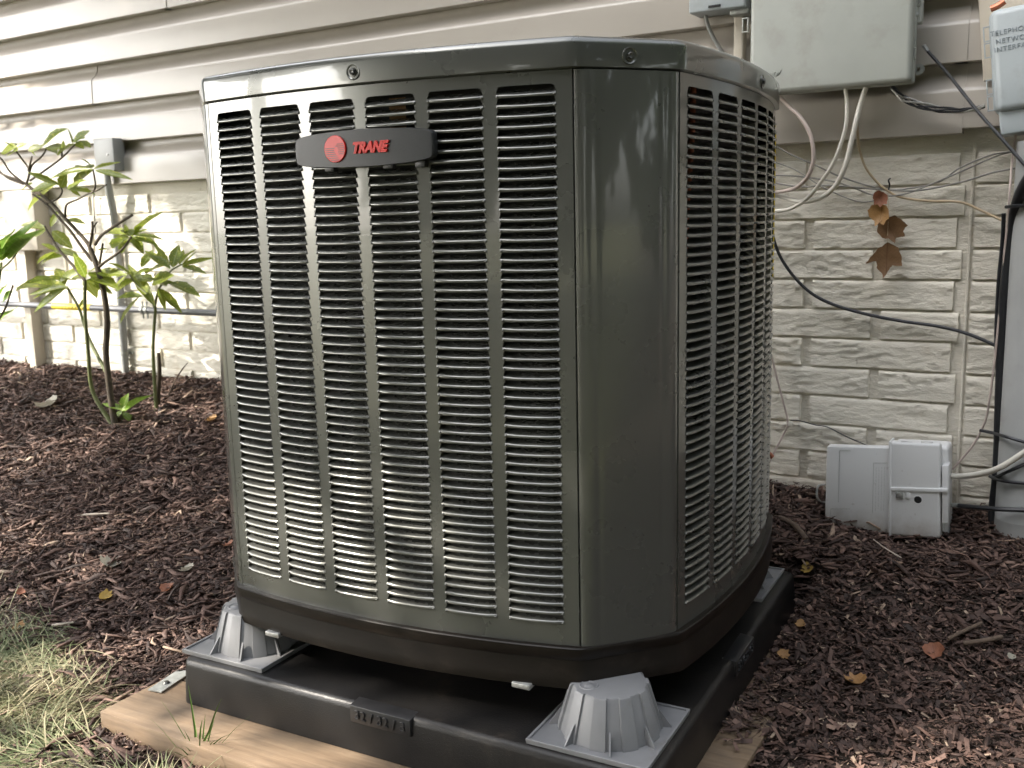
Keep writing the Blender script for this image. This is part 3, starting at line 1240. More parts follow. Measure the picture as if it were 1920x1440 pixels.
mb = MB().lathe([(FANR - 0.004, 0.05), (FANR - 0.02, -0.02), (0.0001, -0.02)], (OX, OY, UZT), seg=40)
mb.build('fan_well', M['dark'], ac)
mb = MB()
for rr_ in np.arange(0.06, FANR + 0.012, 0.0165):
    mb.lathe([(rr_ - 0.0016, 0.064), (rr_, 0.0656), (rr_ + 0.0016, 0.064), (rr_, 0.0624), (rr_ - 0.0016, 0.064)], (OX, OY, UZT), seg=40)
for k in range(8):
    a = math.radians(45 * k + 10)
    mb.tube([(OX + 0.04 * math.cos(a), OY + 0.04 * math.sin(a), UZT + 0.062), (OX + 0.285 * math.cos(a), OY + 0.285 * math.sin(a), UZT + 0.062)], 0.0022, 6, 0)
mb.build('fan_guard', M['steel_dark'], ac)


def cap_screw(p, n):
    n = n.normalized()
    mb = MB().lathe([(0.0106, -0.0004), (0.0100, 0.0008), (0.0088, 0.0006), (0.0072, -0.0012), (0.0050, -0.0016), (0.0001, -0.0016)], p, n, 24)
    b = mb.build('screw_dimple', M['paint'], cap, 60)
    mb = MB().lathe([(0.0062, -0.0012), (0.0060, 0.0004), (0.0042, 0.0006)], p, n, 18)
    mb.lathe([(0.0042, 0.0004), (0.0042, 0.0034), (0.0034, 0.0040), (0.0018, 0.0034), (0.0001, 0.0032)], p, n, 6)
    mb.build('screw', M['steel_dark'], cap, 30)


cz = UZT + 0.015
for ang, tt in ((0, -0.003), (90, 0.0)):
    cap_screw(side_pt(ang, tt, cz, 0.0080), side_pt(ang, 0, 0, 1) - side_pt(ang, 0, 0, 0))
pA, pB = side_pt(0, HW + 0.0026, cz, 0.0078), side_pt(90, -HW - 0.0026, cz, 0.0078)
cap_screw((pA + pB) / 2 + Vector((0.0003, -0.0003, 0)), Vector((1, -1, 0)))
pA, pB = side_pt(90, HW + 0.0026, cz, 0.0078), side_pt(180, -HW - 0.0026, cz, 0.0078)
cap_screw((pA + pB) / 2, Vector((1, 1, 0)))

# base pan
mb = MB()
loops = [outline(UZB + 0.0022, -0.002), outline(UZB + 0.0026, 0.0085), outline(UZB + 0.0012, 0.0098), outline(UZB - 0.003, 0.0098), outline(UZB - 0.014, 0.0085), outline(UZB - 0.016, 0.0068),
         outline(UZB - 0.040, 0.0085), outline(UZB - 0.049, 0.0100), outline(RZ + 0.0015, 0.0090), outline(RZ, 0.003)]
mb.loft(loops, True, True, True)
pan = mb.build('base_pan', M['pan'], ac, 40)
for tt in (-0.215, 0.218):
    mb = MB()
    c = side_pt(0, tt, RZ + 0.0010, 0.012)
    c.y -= 0.0
    mb.box(c.x - 0.014, c.x + 0.014, c.y - 0.0035, c.y + 0.02, c.z - 0.0040, c.z + 0.0035)
    mb.build('clip', M['tin'], ac, 35, 0.0014)

# badge: bowed lozenge held off the louvers
BTC, BZ, BW, BH = 0.0075, 0.9075, 0.1110, 0.0250


def badge_pt(u, w, d):
    """u,w in -1..1 over the lozenge"""
    tt = BTC + u * BW
    hh = BH * (1 - 0.24 * u * u)
    return side_pt(0, tt, BZ + w * hh, d)


loop_uv = []
K = 40
for k in range(K):
    a = 2 * math.pi * k / K
    ca, sa = math.cos(a), math.sin(a)
    e = 0.22
    loop_uv.append((math.copysign(abs(ca) ** e, ca), math.copysign(abs(sa) ** e, sa)))
mb = MB()
lps = []
for sc_, d in ((0.985, 0.004), (1.0, 0.006), (1.0, 0.0125), (0.988, 0.0150), (0.965, 0.0160)):
    lps.append([badge_pt(u * (1 - (1 - sc_) * 0.4), w * sc_, d) for u, w in loop_uv])
for sc_ in (0.75, 0.4):
    lps.append([badge_pt(u * (0.6 + 0.4 * sc_) if abs(u) > 0.2 else u, w * sc_, 0.0160) for u, w in loop_uv])
lps = lps[:5]
mb.loft(lps, True, True, False)
# face as a bowed strip grid
nu_ = 24
us = np.linspace(-1, 1, nu_ + 1)


def half_h(u):
    c_ = abs(u) / (1 - 0.035 * 0.4)
    c_ = min(c_, 1.0)
    return (max(0.0, 1 - c_ ** (2 / 0.22))) ** (0.22 / 2) * 0.965


us = [math.copysign(1 - (1 - abs(u)) ** 1.7, u) * 0.986 for u in us]
mb.loft([[badge_pt(u, -half_h(u), 0.0160) for u in us], [badge_pt(u, 0, 0.0162) for u in us], [badge_pt(u, half_h(u), 0.0160) for u in us]], False)
badge = mb.build('badge', M['badge'], ac, 45)
for tt in (-0.048, 0.047, 0.095):
    c = side_pt(0, tt, BZ - BH + 0.001, 0.006)
    MB().box(c.x - 0.0075, c.x + 0.0075, c.y - 0.005, c.y + 0.004, c.z - 0.0045, c.z + 0.005).build('badge_mount', M['badge'], ac, 35, 0.0008)


def badge_frame(tt, z, d):
    p = side_pt(0, tt, z, d)
    sl_ = math.atan2(2 * SAG * tt / HW ** 2, 1)
    return Matrix.Translation(p) @ Matrix.Rotation(sl_ + PHI, 4, 'Z') @ Matrix.Rotation(math.radians(90), 4, 'X')


ET, ER = -0.0315, 0.0178
EM = badge_frame(ET, BZ + 0.0005, 0.0163)
mb = MB()
for rad, h in ((ER, -0.0006), (ER, 0.0016), (ER - 0.0008, 0.0021)):
    pass
lp = [[EM @ Vector((rad * math.cos(2 * math.pi * k / 40), rad * math.sin(2 * math.pi * k / 40), h)) for k in range(40)] for rad, h in ((ER, -0.0006), (ER, 0.0016), (ER - 0.0008, 0.0021))]
mb.loft(lp, True, False, True)
emb = mb.build('emblem', M['red'], badge, 30)
mb = MB()
for q, (y, x0, x1) in enumerate([(0.0062, 0.004, 1), (0.0036, 0.001, 1), (0.0010, -1, 0.0000), (0.0010, 0.005, 1), (-0.0016, -1, -0.001), (-0.0016, 0.006, 1), (-0.0042, -1, 0.0), (-0.0042, 0.005, 1), (-0.0068, -1, 0.002), (-0.0068, 0.0065, 1), (-0.0094, -1, 0.004), (-0.0120, -1, 0.0055), (-0.0146, -1, 0.007)]):
    lim = math.sqrt(max(0, (ER - 0.0018) ** 2 - y * y))
    x0 = -lim if x0 == -1 else max(x0, -lim)
    x1 = lim if x1 == 1 else min(x1, lim)
    if x1 <= x0:
        continue
    hgt = 0.00042
    mb.hexa([EM @ Vector(p) for p in ((x0, y - hgt, 0.0012), (x1, y - hgt, 0.0012), (x1, y + hgt, 0.0012), (x0, y + hgt, 0.0012),
                                      (x0, y - hgt, 0.00225), (x1, y - hgt, 0.00225), (x1, y + hgt, 0.00225), (x0, y + hgt, 0.00225))])
mb.build('emblem_stripes', M['badge'], emb, 0)
TM = badge_frame(0.0235, BZ - 0.0062, 0.0166)
lt = text_mesh('TRANE', 0.0190, M['red'], 'lettering', badge, TM, 0.0020, 0.30, 0.00110, 1.0, 'CENTER', 0.90)

# yellow sticker edge on the back right corner
pA, pB = side_pt(90, HW + 0.004, 0, 0.002), side_pt(180, -HW - 0.004, 0, 0.002)
d = (pB - pA).normalized()
nrm = Vector((d.y, -d.x, 0))
mb = MB()
z0, z1 = 0.69, 0.955
q0 = pA + d * 0.012 + nrm * 0.0070
q1 = pA + d * 0.11 + nrm * 0.0078
up0, up1 = Vector((0, 0, z0)), Vector((0, 0, z1))
th = nrm * 0.0018
mb.hexa([q0 + up0, q1 + up0, q1 + th + up0, q0 + th + up0, q0 + up1, q1 + up1, q1 + th + up1, q0 + th + up1])
mb.build('sticker', M['yellow'], ac, 0)

# ------------------------------------------------------------------ wall boxes on the right
def face_matrix(u, v, off):
    p = W(u, v, off)
    R_ = Matrix(((WT.x, 0, -WN.x, 0), (WT.y, 0, -WN.y, 0), (WT.z, 1, -WN.z, 0), (0, 0, 0, 1)))
    return Matrix.Translation(p) @ R_


def wrbox(t0, t1, z0, z1, o0, o1, name, mat, parent, bev=0.004, seg=3):
    return MB().wbox(t0, t1, z0, z1, o0, o1).build(name, mat, parent, 40, bev, seg)


# large grey-green enclosure
OB = 0.115
tl, zb = tz(1404, 172, OB)
tr, zb2 = tz(1707, 159, OB)
zb = (zb + zb2) / 2
zt = zb + 0.40
ub = thing('utility_box', 'large grey-green plastic enclosure on the siding right above the condenser', 'utility box', wp((tl + tr) / 2, zb, 0.03))
wrbox(tl + 0.012, tr - 0.008, zb + 0.012, zt, 0.0235, OB - 0.03, 'box_shell', M['box_grey_side'], ub, 0.01)
lid = wrbox(tl, tr, zb, zt, OB - 0.032, OB, 'lid', M['box_grey'], ub, 0.010, 4)
# raised rim step along the lid's edge
wrbox(tl - 0.003, tr + 0.003, zb - 0.003, zt, OB - 0.034, OB - 0.020, 'lid_rim', M['box_grey'], ub, 0.006, 3)
# hasp at the upper right, loops at the right and left side
t_, z_ = tz(1716, 12, OB - 0.035)
wrbox(tr - 0.004, t_ + 0.015, z_ - 0.034, z_ + 0.02, OB - 0.045, OB - 0.026, 'hasp', M['box_grey_side'], ub, 0.004)
for dz, rad in ((0.006, 0.0105), (-0.018, 0.006)):
    MB().lathe([(rad, 0), (rad, 0.003), (rad - 0.002, 0.004), (rad * 0.55, 0.001), (rad * 0.45, 0.003), (0.0001, 0.003)], wp(t_ + 0.002, z_ + dz, OB - 0.026), -WN, 18).build('hasp_screw', M['zinc'], ub)


def loop_tab(u, v, off, w, h, name='loop_tab', mat=None, par=None, bar=0.003):
    t_, z_ = tz(u, v, off)
    mb = MB()
    mb.wbox(t_ - w / 2, t_ + w / 2, z_ + h / 2 - bar, z_ + h / 2, off - 0.005, off)
    mb.wbox(t_ - w / 2, t_ + w / 2, z_ - h / 2, z_ - h / 2 + bar, off - 0.005, off)
    mb.wbox(t_ + w / 2 - bar, t_ + w / 2, z_ - h / 2 + bar, z_ + h / 2 - bar, off - 0.005, off)
    mb.wbox(t_ - w / 2, t_ - w / 2 + bar, z_ - h / 2 + bar, z_ + h / 2 - bar, off - 0.005, off)
    return mb.build(name, mat or M['box_grey'], par or ub, 35, 0.0008)


loop_tab(1711, 100, OB - 0.02, 0.012, 0.022)
loop_tab(1397, 47, OB - 0.015, 0.014, 0.03)
# mounting ear low on the right with its hole
t_, z_ = tz(1722, 130, 0.03)
mb = MB().lathe([(0.011, 0), (0.011, 0.006), (0.004, 0.006), (0.004, 0.0015)], wp(t_, z_, 0.0235), -WN, 18)
mb.wbox(tr - 0.03, t_ - 0.004, z_ - 0.008, z_ + 0.008, 0.0235, 0.029)
mb.build('mounting_ear', M['box_grey_side'], ub)
# raised maker's name at the lower left of the lid
text_mesh('verizon', 0.0215, M['box_grey'], 'lettering', lid, face_matrix(1457, 143, OB + 0.0004) @ Matrix.Rotation(math.radians(-2), 4, 'Z'), 0.0012, 0.2, 0.0, 1.0, 'RIGHT')
pm = W(1456, 143, OB + 0.001)
MB().tube([W(1457, 137, OB + 0.001), W(1459, 141, OB + 0.001), W(1464, 131, OB + 0.001)], 0.0008, 5, 0).build('check_mark', M['box_grey'], lid)

# bottom of a blue-grey box at the top edge
t0_, z0_ = tz(1291, 26, 0.09)
t1_, _ = tz(1397, 14, 0.09)
sbx = thing('meter_box', 'blue-grey box cut off by the top edge, left of the large enclosure', 'meter box', wp((t0_ + t1_) / 2, z0_, 0.05))
wrbox(t0_, t1_, z0_, z0_ + 0.3, 0.024, 0.09, 'box_shell', M['box_blue'], sbx, 0.004)
wrbox(t0_ + 0.045, t0_ + 0.072, z0_ + 0.006, z0_ + 0.011, 0.088, 0.0925, 'latch_slot', M['dark'], sbx, 0.0006)
wrbox(t0_ + 0.085, t1_ + 0.002, z0_ - 0.012, z0_ + 0.001, 0.03, 0.075, 'conduit_hub', M['zinc'], sbx, 0.004)
MB().tube([W(1322, 20, .05), W(1325, 40, .045), W(1335, 66, .04), (W(1350, 92, .03)), W(1362, 120, .022)], 0.0046, 8).build('lead', M['pipe_grey'], sbx)
bs = thing('conduit_strip', 'beige vertical conduit strip between the blue-grey box and large enclosure', 'conduit', W(1388, 60, 0.03))
ta, za = tz(1389, 118, 0.03)
_, zc_ = tz(1389, 30, 0.03)
wrbox(ta - 0.0105, ta + 0.0105, za - 0.05, zc_, 0.0225, 0.05, 'strip_body', M['beige'], bs, 0.004)

# telephone network interface box at the right edge
OT = 0.105
ta, za = tz(1866, 205, OT)
ta += 0.001
ta2, zt_ = tz(1862, 15, OT)
ph = thing('telephone_box', 'pale blue-grey telephone network interface box cut by the right edge', 'telephone box', wp(ta + 0.06, za, 0.04))
pw = 0.155
wrbox(ta - 0.006, ta + pw + 0.005, za - 0.003, zt_ + 0.008, 0.034, OT - 0.02, 'box_shell', M['box_blue'], ph, 0.016, 4)
plid = wrbox(ta, ta + pw, za, zt_ + 0.004, OT - 0.026, OT, 'lid', M['box_blue'], ph, 0.013, 4)
for (va, vb) in ((35, 96), (137, 198)):
    for (y0, y1) in ((va, (va + vb) / 2 - 1), ((va + vb) / 2 + 1, vb)):
        z0_, z1_ = tz(1860, y1, OT)[1], tz(1860, y0, OT)[1]
        mb = MB()
        tA, tB, br = ta - 0.0165, ta - 0.004, 0.0022
        mb.wbox(tA, tB, z1_ - br, z1_, OT - 0.034, OT - 0.028)
        mb.wbox(tA, tB, z0_, z0_ + br, OT - 0.034, OT - 0.028)
        mb.wbox(tA, tA + br, z0_ + br, z1_ - br, OT - 0.034, OT - 0.028)
        mb.wbox(tB - br, tB, z0_ + br, z1_ - br, OT - 0.034, OT - 0.028)
        mb.build('hinge_tab', M['box_blue'], ph, 35, 0.0006)
tb, zb_ = ta + 0.004, tz(1877, 249, OT - 0.01)[1]
wrbox(tb, tb + 0.14, zb_, za + 0.004, 0.03, OT - 0.012, 'lower_shell', M['box_blue'], ph, 0.004)
wrbox(ta - 0.025, ta + 0.12, za + 0.07, zt_ + 0.2, 0.0235, 0.033, 'mounting_board', M['beige'], ph, 0.002)
for body, u, v in (('TELEPHONE', 1873, 60), ('NETWORK', 1881, 75.5), ('INTERFACE', 1877, 91)):
    text_mesh(body, 0.0128, M['box_print'], 'lettering', plid, face_matrix(u, v, OT + 0.0002), 0.0007, 0.0, 0.0, 1.15, 'LEFT', 0.95)
ph_rot = Matrix.Rotation(math.radians(6), 3, -WN)
# copper fitting on top
MB().tube([W(1880, 6, 0.07), W(1893, 2, 0.07), W(1908, -6, 0.07)], 0.006, 8).build('copper_fitting', M['copper'], ph)

ph.rotation_euler = ph_rot.to_euler()

# white box lying against the foundation
OWB = 0.105
wb_ = thing('junction_box', 'off-white plastic utility box with muddy lower edge standing in the mulch by the wall', 'junction box', W(1660, 1000, 0.07))


def quad_slab(c0, c1, c2, c3, o_front, o_back, name, mat, parent, bev=0.003, seg=2):
    """slab whose front face has the given picture corners (bl, br, tr, tl) on a plane parallel to the wall"""
    pts = []
    for o in (o_front, o_back):
        for (u, v) in (c0, c1, c2, c3):
            t_, z_ = tz(u, v, o_front)
            pts.append(wp(t_, z_, o))
    return MB().hexa(pts).build(name, mat, parent, 40, bev, seg)


quad_slab((1546, 990), (1668, 1001), (1668, 840), (1550, 837), OWB, OWB - 0.028, 'cover_plate', M['box_muddy'], wb_, 0.003)
quad_slab((1551, 985), (1668, 996), (1668, 846), (1556, 842), OWB - 0.03, OWB - 0.075, 'back_shell', M['box_white'], wb_, 0.004)
quad_slab((1668, 1005), (1763, 1011), (1763, 833), (1668, 829), OWB + 0.006, OWB - 0.02, 'lid', M['box_muddy'], wb_, 0.006, 3)
quad_slab((1672, 1003), (1778, 1010), (1778, 838), (1672, 833), OWB - 0.0205, OWB - 0.085, 'side_shell', M['box_white'], wb_, 0.008, 3)
quad_slab((1666, 1006), (1670.5, 1006), (1670.5, 828), (1666, 828), OWB + 0.0085, OWB - 0.03, 'band', M['box_white'], wb_, 0.0012)
quad_slab((1670, 921), (1777, 924), (1777, 917), (1670, 914), OWB + 0.0095, OWB - 0.01, 'band', M['box_white'], wb_, 0.0015)
quad_slab((1766, 981), (1778, 981), (1778, 873), (1766, 873), OWB + 0.004, OWB - 0.03, 'edge_flange', M['box_white'], wb_, 0.0015)
for u in (1700, 1738):
    loop_tab(u, 830, OWB, 0.022, 0.006, 'hinge_loop', M['box_white'], wb_, 0.0014)
MB().lathe([(0.0092, 0.0), (0.0088, 0.0012), (0.0078, 0.0012), (0.0072, 0.0)], W(1721, 937, OWB + 0.0062), -WN, 24).build('hole_rim', M['box_white'], wb_)
MB().lathe([(0.0076, 0.0), (0.0074, 0.0006), (0.0001, 0.0006)], W(1721, 937, OWB + 0.0063), -WN, 20).build('lock_hole', M['dark'], wb_)
lt_ = quad_slab((1679, 934), (1693, 936), (1693, 923), (1679, 922), OWB + 0.010, OWB + 0.004, 'latch', M['zinc'], wb_, 0.001)
quad_slab((1698, 935), (1706, 935), (1706, 924), (1698, 923), OWB + 0.009, OWB + 0.004, 'latch', M['box_white'], wb_, 0.001)
MB().lathe([(0.0058, 0), (0.0058, 0.0016), (0.003, 0.0022), (0.0026, 0.0008), (0.0001, 0.0008)], W(1685, 928, OWB + 0.010), -WN, 16).build('screw', M['steel'], lt_)
# raised outlines and worn small print
mb = MB()


def line_px(mb, pts, off, r):
    for (a, b) in zip(pts[:-1], pts[1:]):
        mb.tube([W(*a, off), W(*b, off)], r, 4, 0)


line_px(mb, [(1595, 845), (1574, 845), (1572, 942)], OWB + 0.0002, 0.0005)
line_px(mb, [(1594, 954), (1558, 954), (1556, 975)], OWB + 0.0002, 0.0005)
line_px(mb, [(1664, 868), (1638, 868), (1636, 962)], OWB + 0.0002, 0.0005)
mb.build('raised_outline', M['box_grey_side'], wb_)
mb = MB()
for c_ in range(4):
    v = 876
    while v < 956:
        h = rnd.uniform(2, 6)
        u = 1643 + c_ * 5.2 - (v - 876) * 0.02
        line_px(mb, [(u, v), (u, v + h)], OWB + 0.0001, 0.00035)
        v += h + rnd.uniform(1, 2.5)
mb.build('worn_print', M['box_grey_side'], wb_)
# wire handle at the left
MB().tube([W(1547, 908, 0.06), W(1534, 912, 0.07), W(1532, 930, 0.075), W(1538, 940, 0.07), W(1548, 942, 0.06)], 0.0024, 7).build('wire_handle', M['zinc'], wb_)

# ------------------------------------------------------------------ conduits and cables on the right
cpos = W(1934, 700, 0.07)
tcx = cpos.dot(WT)
cd_ = thing('vent_conduit', 'thick grey pvc conduit running down the wall at the right edge', 'conduit', wp(tcx, 0.1, 0.07))
MB().lathe([(0.052, 0.10), (0.052, 0.128), (0.0495, 0.132), (0.0492, 0.93)], wp(tcx, 0, 0.07), Vector((0, 0, 1)), 28).build('pipe', M['pipe_grey'], cd_)
MB().lathe([(0.0445, -0.02), (0.0445, 0.006), (0.048, 0.03), (0.0495, 0.06), (0.0495, 0.1)], wp(tcx, 0.1, 0.07), Vector((0, 0, 1)), 28).build('ground_sleeve', M['pipe_grey'], cd_)


def cable(pts, r, mat, label, name='cable', cat='cable', seg=8, smooth=8, group=None):
    P = [W(u, v, o) for u, v, o in pts]
    o = MB().tube(P, r, seg, smooth).build(name, mat, None, 80)
    return tag(o, label, cat, group)


cable([(1458, 178, .09), (1476, 196, .09), (1502, 222, .095), (1520, 255, .10), (1525, 300, .10), (1512, 335, .09), (1485, 355, .06), (1440, 362, .02)], 0.0042, M['c_pink'],
      'pinkish grey cable looping out from the lower left of the enclosure')
cable([(1585, 166, .09), (1588, 195, .09), (1585, 240, .09), (1565, 300, .085), (1540, 340, .075), (1515, 370, .06), (1480, 392, .04), (1440, 396, .02)], 0.0040, M['c_white'],
      'white cable hanging from the enclosure and curling lowest toward the condenser')
cable([(1624, 164, .09), (1612, 200, .09), (1600, 250, .09), (1585, 310, .085), (1565, 350, .075), (1535, 372, .06), (1500, 378, .05), (1470, 370, .03), (1440, 362, .02)], 0.0052, M['c_white'],
      'thickest white cable dropping from beneath the enclosure beside the tan one')
cable([(1607, 236, .088), (1611, 275, .06), (1622, 312, .045), (1645, 342, .035), (1665, 358, .03), (1690, 370, .025), (1740, 377, .022), (1800, 379, .022), (1840, 395, .025), (1886, 417, .03)], 0.0026, M['c_tan'],
      'tan cable kinked over the hanging dead leaves and running to the right', smooth=8)
cable([(1440, 263, .02), (1480, 288, .025), (1530, 310, .03), (1580, 333, .03), (1650, 353, .028), (1700, 354, .026), (1760, 341, .026), (1800, 315, .03), (1860, 290, .04), (1912, 283, .05)], 0.0017, M['c_grey'],
      'thin grey wire starting highest beside the condenser and rising to the right edge', 'wire', 'wire')
cable([(1440, 329, .02), (1490, 330, .025), (1560, 340, .03), (1600, 352, .03), (1640, 366, .03), (1690, 365, .028), (1740, 348, .028), (1810, 318, .032), (1870, 292, .04), (1915, 281, .05)], 0.0017, M['c_grey'],
      'thin grey wire dipping lowest behind the dead leaves before rising right', 'wire', 'wire')
cable([(1440, 341, .02), (1500, 350, .025), (1560, 348, .03), (1650, 355, .03), (1720, 357, .028), (1800, 342, .03), (1860, 324, .04), (1912, 314, .05)], 0.0019, M['c_grey'],
      'thin grey wire running nearly level across the wall then up to the right', 'wire', 'wire')
cable([(1440, 300, .03), (1490, 318, .035), (1545, 352, .04), (1610, 378, .035), (1655, 372, .03)], 0.0013, M['c_grey'],
      'hair-thin grey wire sagging from the condenser to just left of the dead leaves', 'wire', 'wire')
cable([(1666, 356, .03), (1668, 346, .032), (1666, 338, .035), (1670, 334, .036)], 0.0016, M['c_black'], 'tiny black wire tie standing up where the thin wires cross', 'wire_tie', 'wire')
cable([(1440, 400, .03), (1462, 398, .03), (1490, 388, .04), (1530, 372, .05)], 0.0015, M['c_white'], 'short thin white wire behind the white cable loops', 'wire', 'wire')
# twisted bundle between the boxes
bun = thing('wire_bundle', 'sagging bundle of twisted black and silvery wires between the two wall boxes', 'wire bundle', W(1760, 200, .06))
bpts = [(1672, 163, .075), (1692, 184, .07), (1720, 196, .065), (1760, 205, .06), (1800, 208, .06), (1830, 204, .06), (1850, 197, .065)]
bp = [W(*p) for p in bpts]
for q in range(5):
    P = []
    for i in range(len(bp) - 1):
        for k in range(6):
            s = (i + k / 6)
            p = bp[i].lerp(bp[i + 1], k / 6)
            a = s * 1.5 + q * 1.256
            rad = 0.0044 * (1 + 0.4 * math.sin(s * 0.9))
            P.append(p + Vector((0, 0, 1)) * rad * math.sin(a) - WN * rad * math.cos(a))
    MB().tube(P, 0.0019, 6, 2).build('strand', M['c_black'] if q < 3 else M['c_silver'], bun)
rod = thing('loose_black_cable', 'stiff black cable end with a metal tip slanting up across the siding', 'cable', W(1800, 180, .05))
MB().tube([W(1738, 94, .06), W(1780, 142, .065), (W(1830, 205, .08)), W(1880, 262, .10), W(1935, 325, .12)], 0.0032, 8).build('sheath', M['c_black'], rod)
MB().tube([W(1730, 87, .058), W(1733, 86, .06), W(1740, 96, .06)], [0.0026, 0.0042, 0.0036], 8, 0).build('metal_tip', M['steel'], rod)
cable([(1452, 180, .02), (1449, 260, .02), (1446, 350, .02), (1447, 420, .02), (1456, 465, .02), (1478, 505, .018), (1515, 545, .016), (1560, 570, .014), (1620, 588, .013), (1690, 602, .013), (1760, 612, .015), (1820, 628, .02), (1886, 657, .03)],
      0.0036, M['c_black'], 'black cable sweeping down from the condenser in a long curve over the bricks')
thick = thing('sheathed_cable', 'thick black wrapped cable running down the wall in front of the grey conduit', 'cable', W(1875, 900, .05))
MB().tube([W(1935, 325, .14), W(1914, 362, .115), W(1904, 395, .09), W(1895, 440, .075), W(1887, 500, .07), (W(1880, 580, .065)), W(1876, 660, .06), W(1872, 780, .06), W(1868, 880, .06), W(1860, 950, .06), W(1859, 985, .06)],
          [.011, .011, .0105, .0098, .009, .0085, .0085, .008, .0075, .0065, .0065], 12, 8).build('sheath', M['c_black'], thick)
MB().tube([W(1882, 400, .07), W(1880, 450, .06), W(1872, 540, .055), W(1868, 640, .055), W(1872, 720, .058)], 0.0040, 8).build('side_strand', M['c_black'], thick)
for pts in ([(1886, 388, .10), (1905, 386, .115), (1935, 385, .11)], [(1838, 807, .055), (1862, 812, .075), (1890, 820, .125), (1935, 833, .125)], [(1856, 893, .07), (1880, 902, .12), (1940, 908, .125)], [(1862, 897, .07), (1890, 884, .125), (1940, 862, .12)]):
    P = [W(*p) for p in pts]
    MB().tube(P, 0.0034, 6, 5).build('cable_tie', M['c_black'], thick)
cable([(1905, 250, .07), (1898, 300, .06), (1893, 360, .09), (1889, 420, .085), (1884, 470, .078), (1879, 540, .072), (1872, 610, .068), (1862, 700, .066), (1852, 770, .06), (1843, 800, .055), (1822, 838, .05), (1786, 880, .045)],
      0.0022, M['c_pink'], 'thin pale grey wire strung down in front of the thick black cable')
cable([(1774, 892, .06), (1800, 893, .075), (1840, 888, .11), (1880, 874, .13), (1935, 838, .14)], 0.0058, M['c_white'], 'thick white cable leaving the off-white box toward the right edge')
cb = thing('ground_lead', 'black cable with metal ferrule leaving the off-white box low toward the conduit', 'cable', W(1800, 948, .06))
MB().tube([W(1795, 948, .075), W(1840, 952, .115), W(1880, 955, .13), W(1940, 957, .13)], 0.0046, 8).build('sheath', M['c_black'], cb)
MB().tube([W(1776, 948, .05), W(1788, 947, .07), W(1798, 948, .077)], [.003, .0045, .0052], 8, 0).build('ferrule', M['zinc'], cb)
pc_ = thing('coax_drop', 'thin pale cable pinned to the wall by a clip just right of the condenser', 'cable', W(1478, 795, .01))
MB().tube([W(1443, 655, .012), W(1452, 690, .012), W(1466, 745, .010), W(1477, 790, .010), W(1470, 812, .012), W(1453, 845, .02), W(1436, 880, .03)], 0.0024, 7).build('sheath', M['c_pink'], pc_)
mb = MB()
c_ = W(1480, 795, .006)
tt_, zz_ = c_.dot(WT), c_.z
mb.wbox(tt_ - .008, tt_ + .008, zz_ - .006, zz_ + .006, .0, .012)
mb.build('wall_clip', M['c_white'], pc_, 40, 0.003)
cable([(1482, 788, .012), (1500, 789, .012), (1530, 797, .012), (1552, 801, .014), (1590, 820, .02), (1628, 836, .035)], 0.0013, M['c_black'], 'thin black wire from the wall clip down to the off-white box', 'wire', 'wire')
cable([(1430, 838, .05), (1440, 848, .06), (1449, 858, .06)], 0.0055, M['copper'], 'stub of copper pipe showing past the condenser low on the wall', 'copper_pipe', 'pipe')

# ------------------------------------------------------------------ left wall: covers, conduit and pipe
lc = thing('line_cover', 'beige metal cover with narrower channel running down the foundation at far left', 'pipe cover', W(60, 670, .03))
ta, za = tz(15, 470, .05)
tb, zb_ = tz(62, 355, .05)
wrbox(ta + 0.004, tb, za, zb_ - 0.001, -0.009, 0.055, 'cover_head', M['beige'], lc, 0.004)
ta, za = tz(62, 676, .035)
wrbox(ta - 0.018, ta + 0.022, za - 0.05, tz(50, 468, .035)[1], -0.009, 0.038, 'channel', M['beige'], lc, 0.003)
ec = thing('electrical_conduit', 'grey conduit with rectangular box head strapped to the wall behind the shrub', 'conduit', W(235, 700, .02))
ta, za = tz(178, 322, .065)
tb, zb_ = tz(208, 258, .065)
wrbox(ta, tb + 0.002, za, zb_, 0.018, 0.062, 'box_head', M['pipe_grey'], ec, 0.003)
MB().lathe([(0.004, 0), (0.004, 0.002), (0.0001, 0.003)], wp((ta + tb) / 2 + 0.02, (za + zb_) / 2, 0.062), -WN, 10).build('screw', M['steel'], ec)
MB().tube([W(198, 322, .045), W(202, 345, .045), W(212, 395, .025), W(216, 430, .014), W(222, 500, .013), W(229, 600, .013), W(236, 705, .013)], 0.0125, 12).build('pipe', M['pipe_grey'], ec)
for v in (576, 662):
    c = W(227 + (v - 576) * 0.085, v, .013)
    mb = MB()
    tt_, zz_ = c.dot(WT), c.z
    mb.wbox(tt_ - .024, tt_ + .026, zz_ - .004, zz_ + .004, -0.004, 0.004)
    mb.lathe([(.0135, -.005), (.0145, -.005), (.0145, .005), (.0135, .005)], wp(tt_, zz_, .013), Vector((0, 0, 1)), 14)
    mb.build('strap', M['zinc'], ec, 40)
gp = thing('gas_pipe', 'dark grey horizontal pipe with a yellow label along the foundation', 'pipe', W(200, 578, .05))
pl_, pr_ = W(-420, 551, .055), W(560, 594, .055)
MB().tube([pl_, pr_], 0.0105, 12, 0).build('pipe', M['pipe_dark'], gp)
d = (pr_ - pl_)
A, B = W(101, 573, .055), W(172, 576, .055)


def on_pipe(p):
    s = (p - pl_).dot(d) / d.dot(d)
    return pl_ + d * s


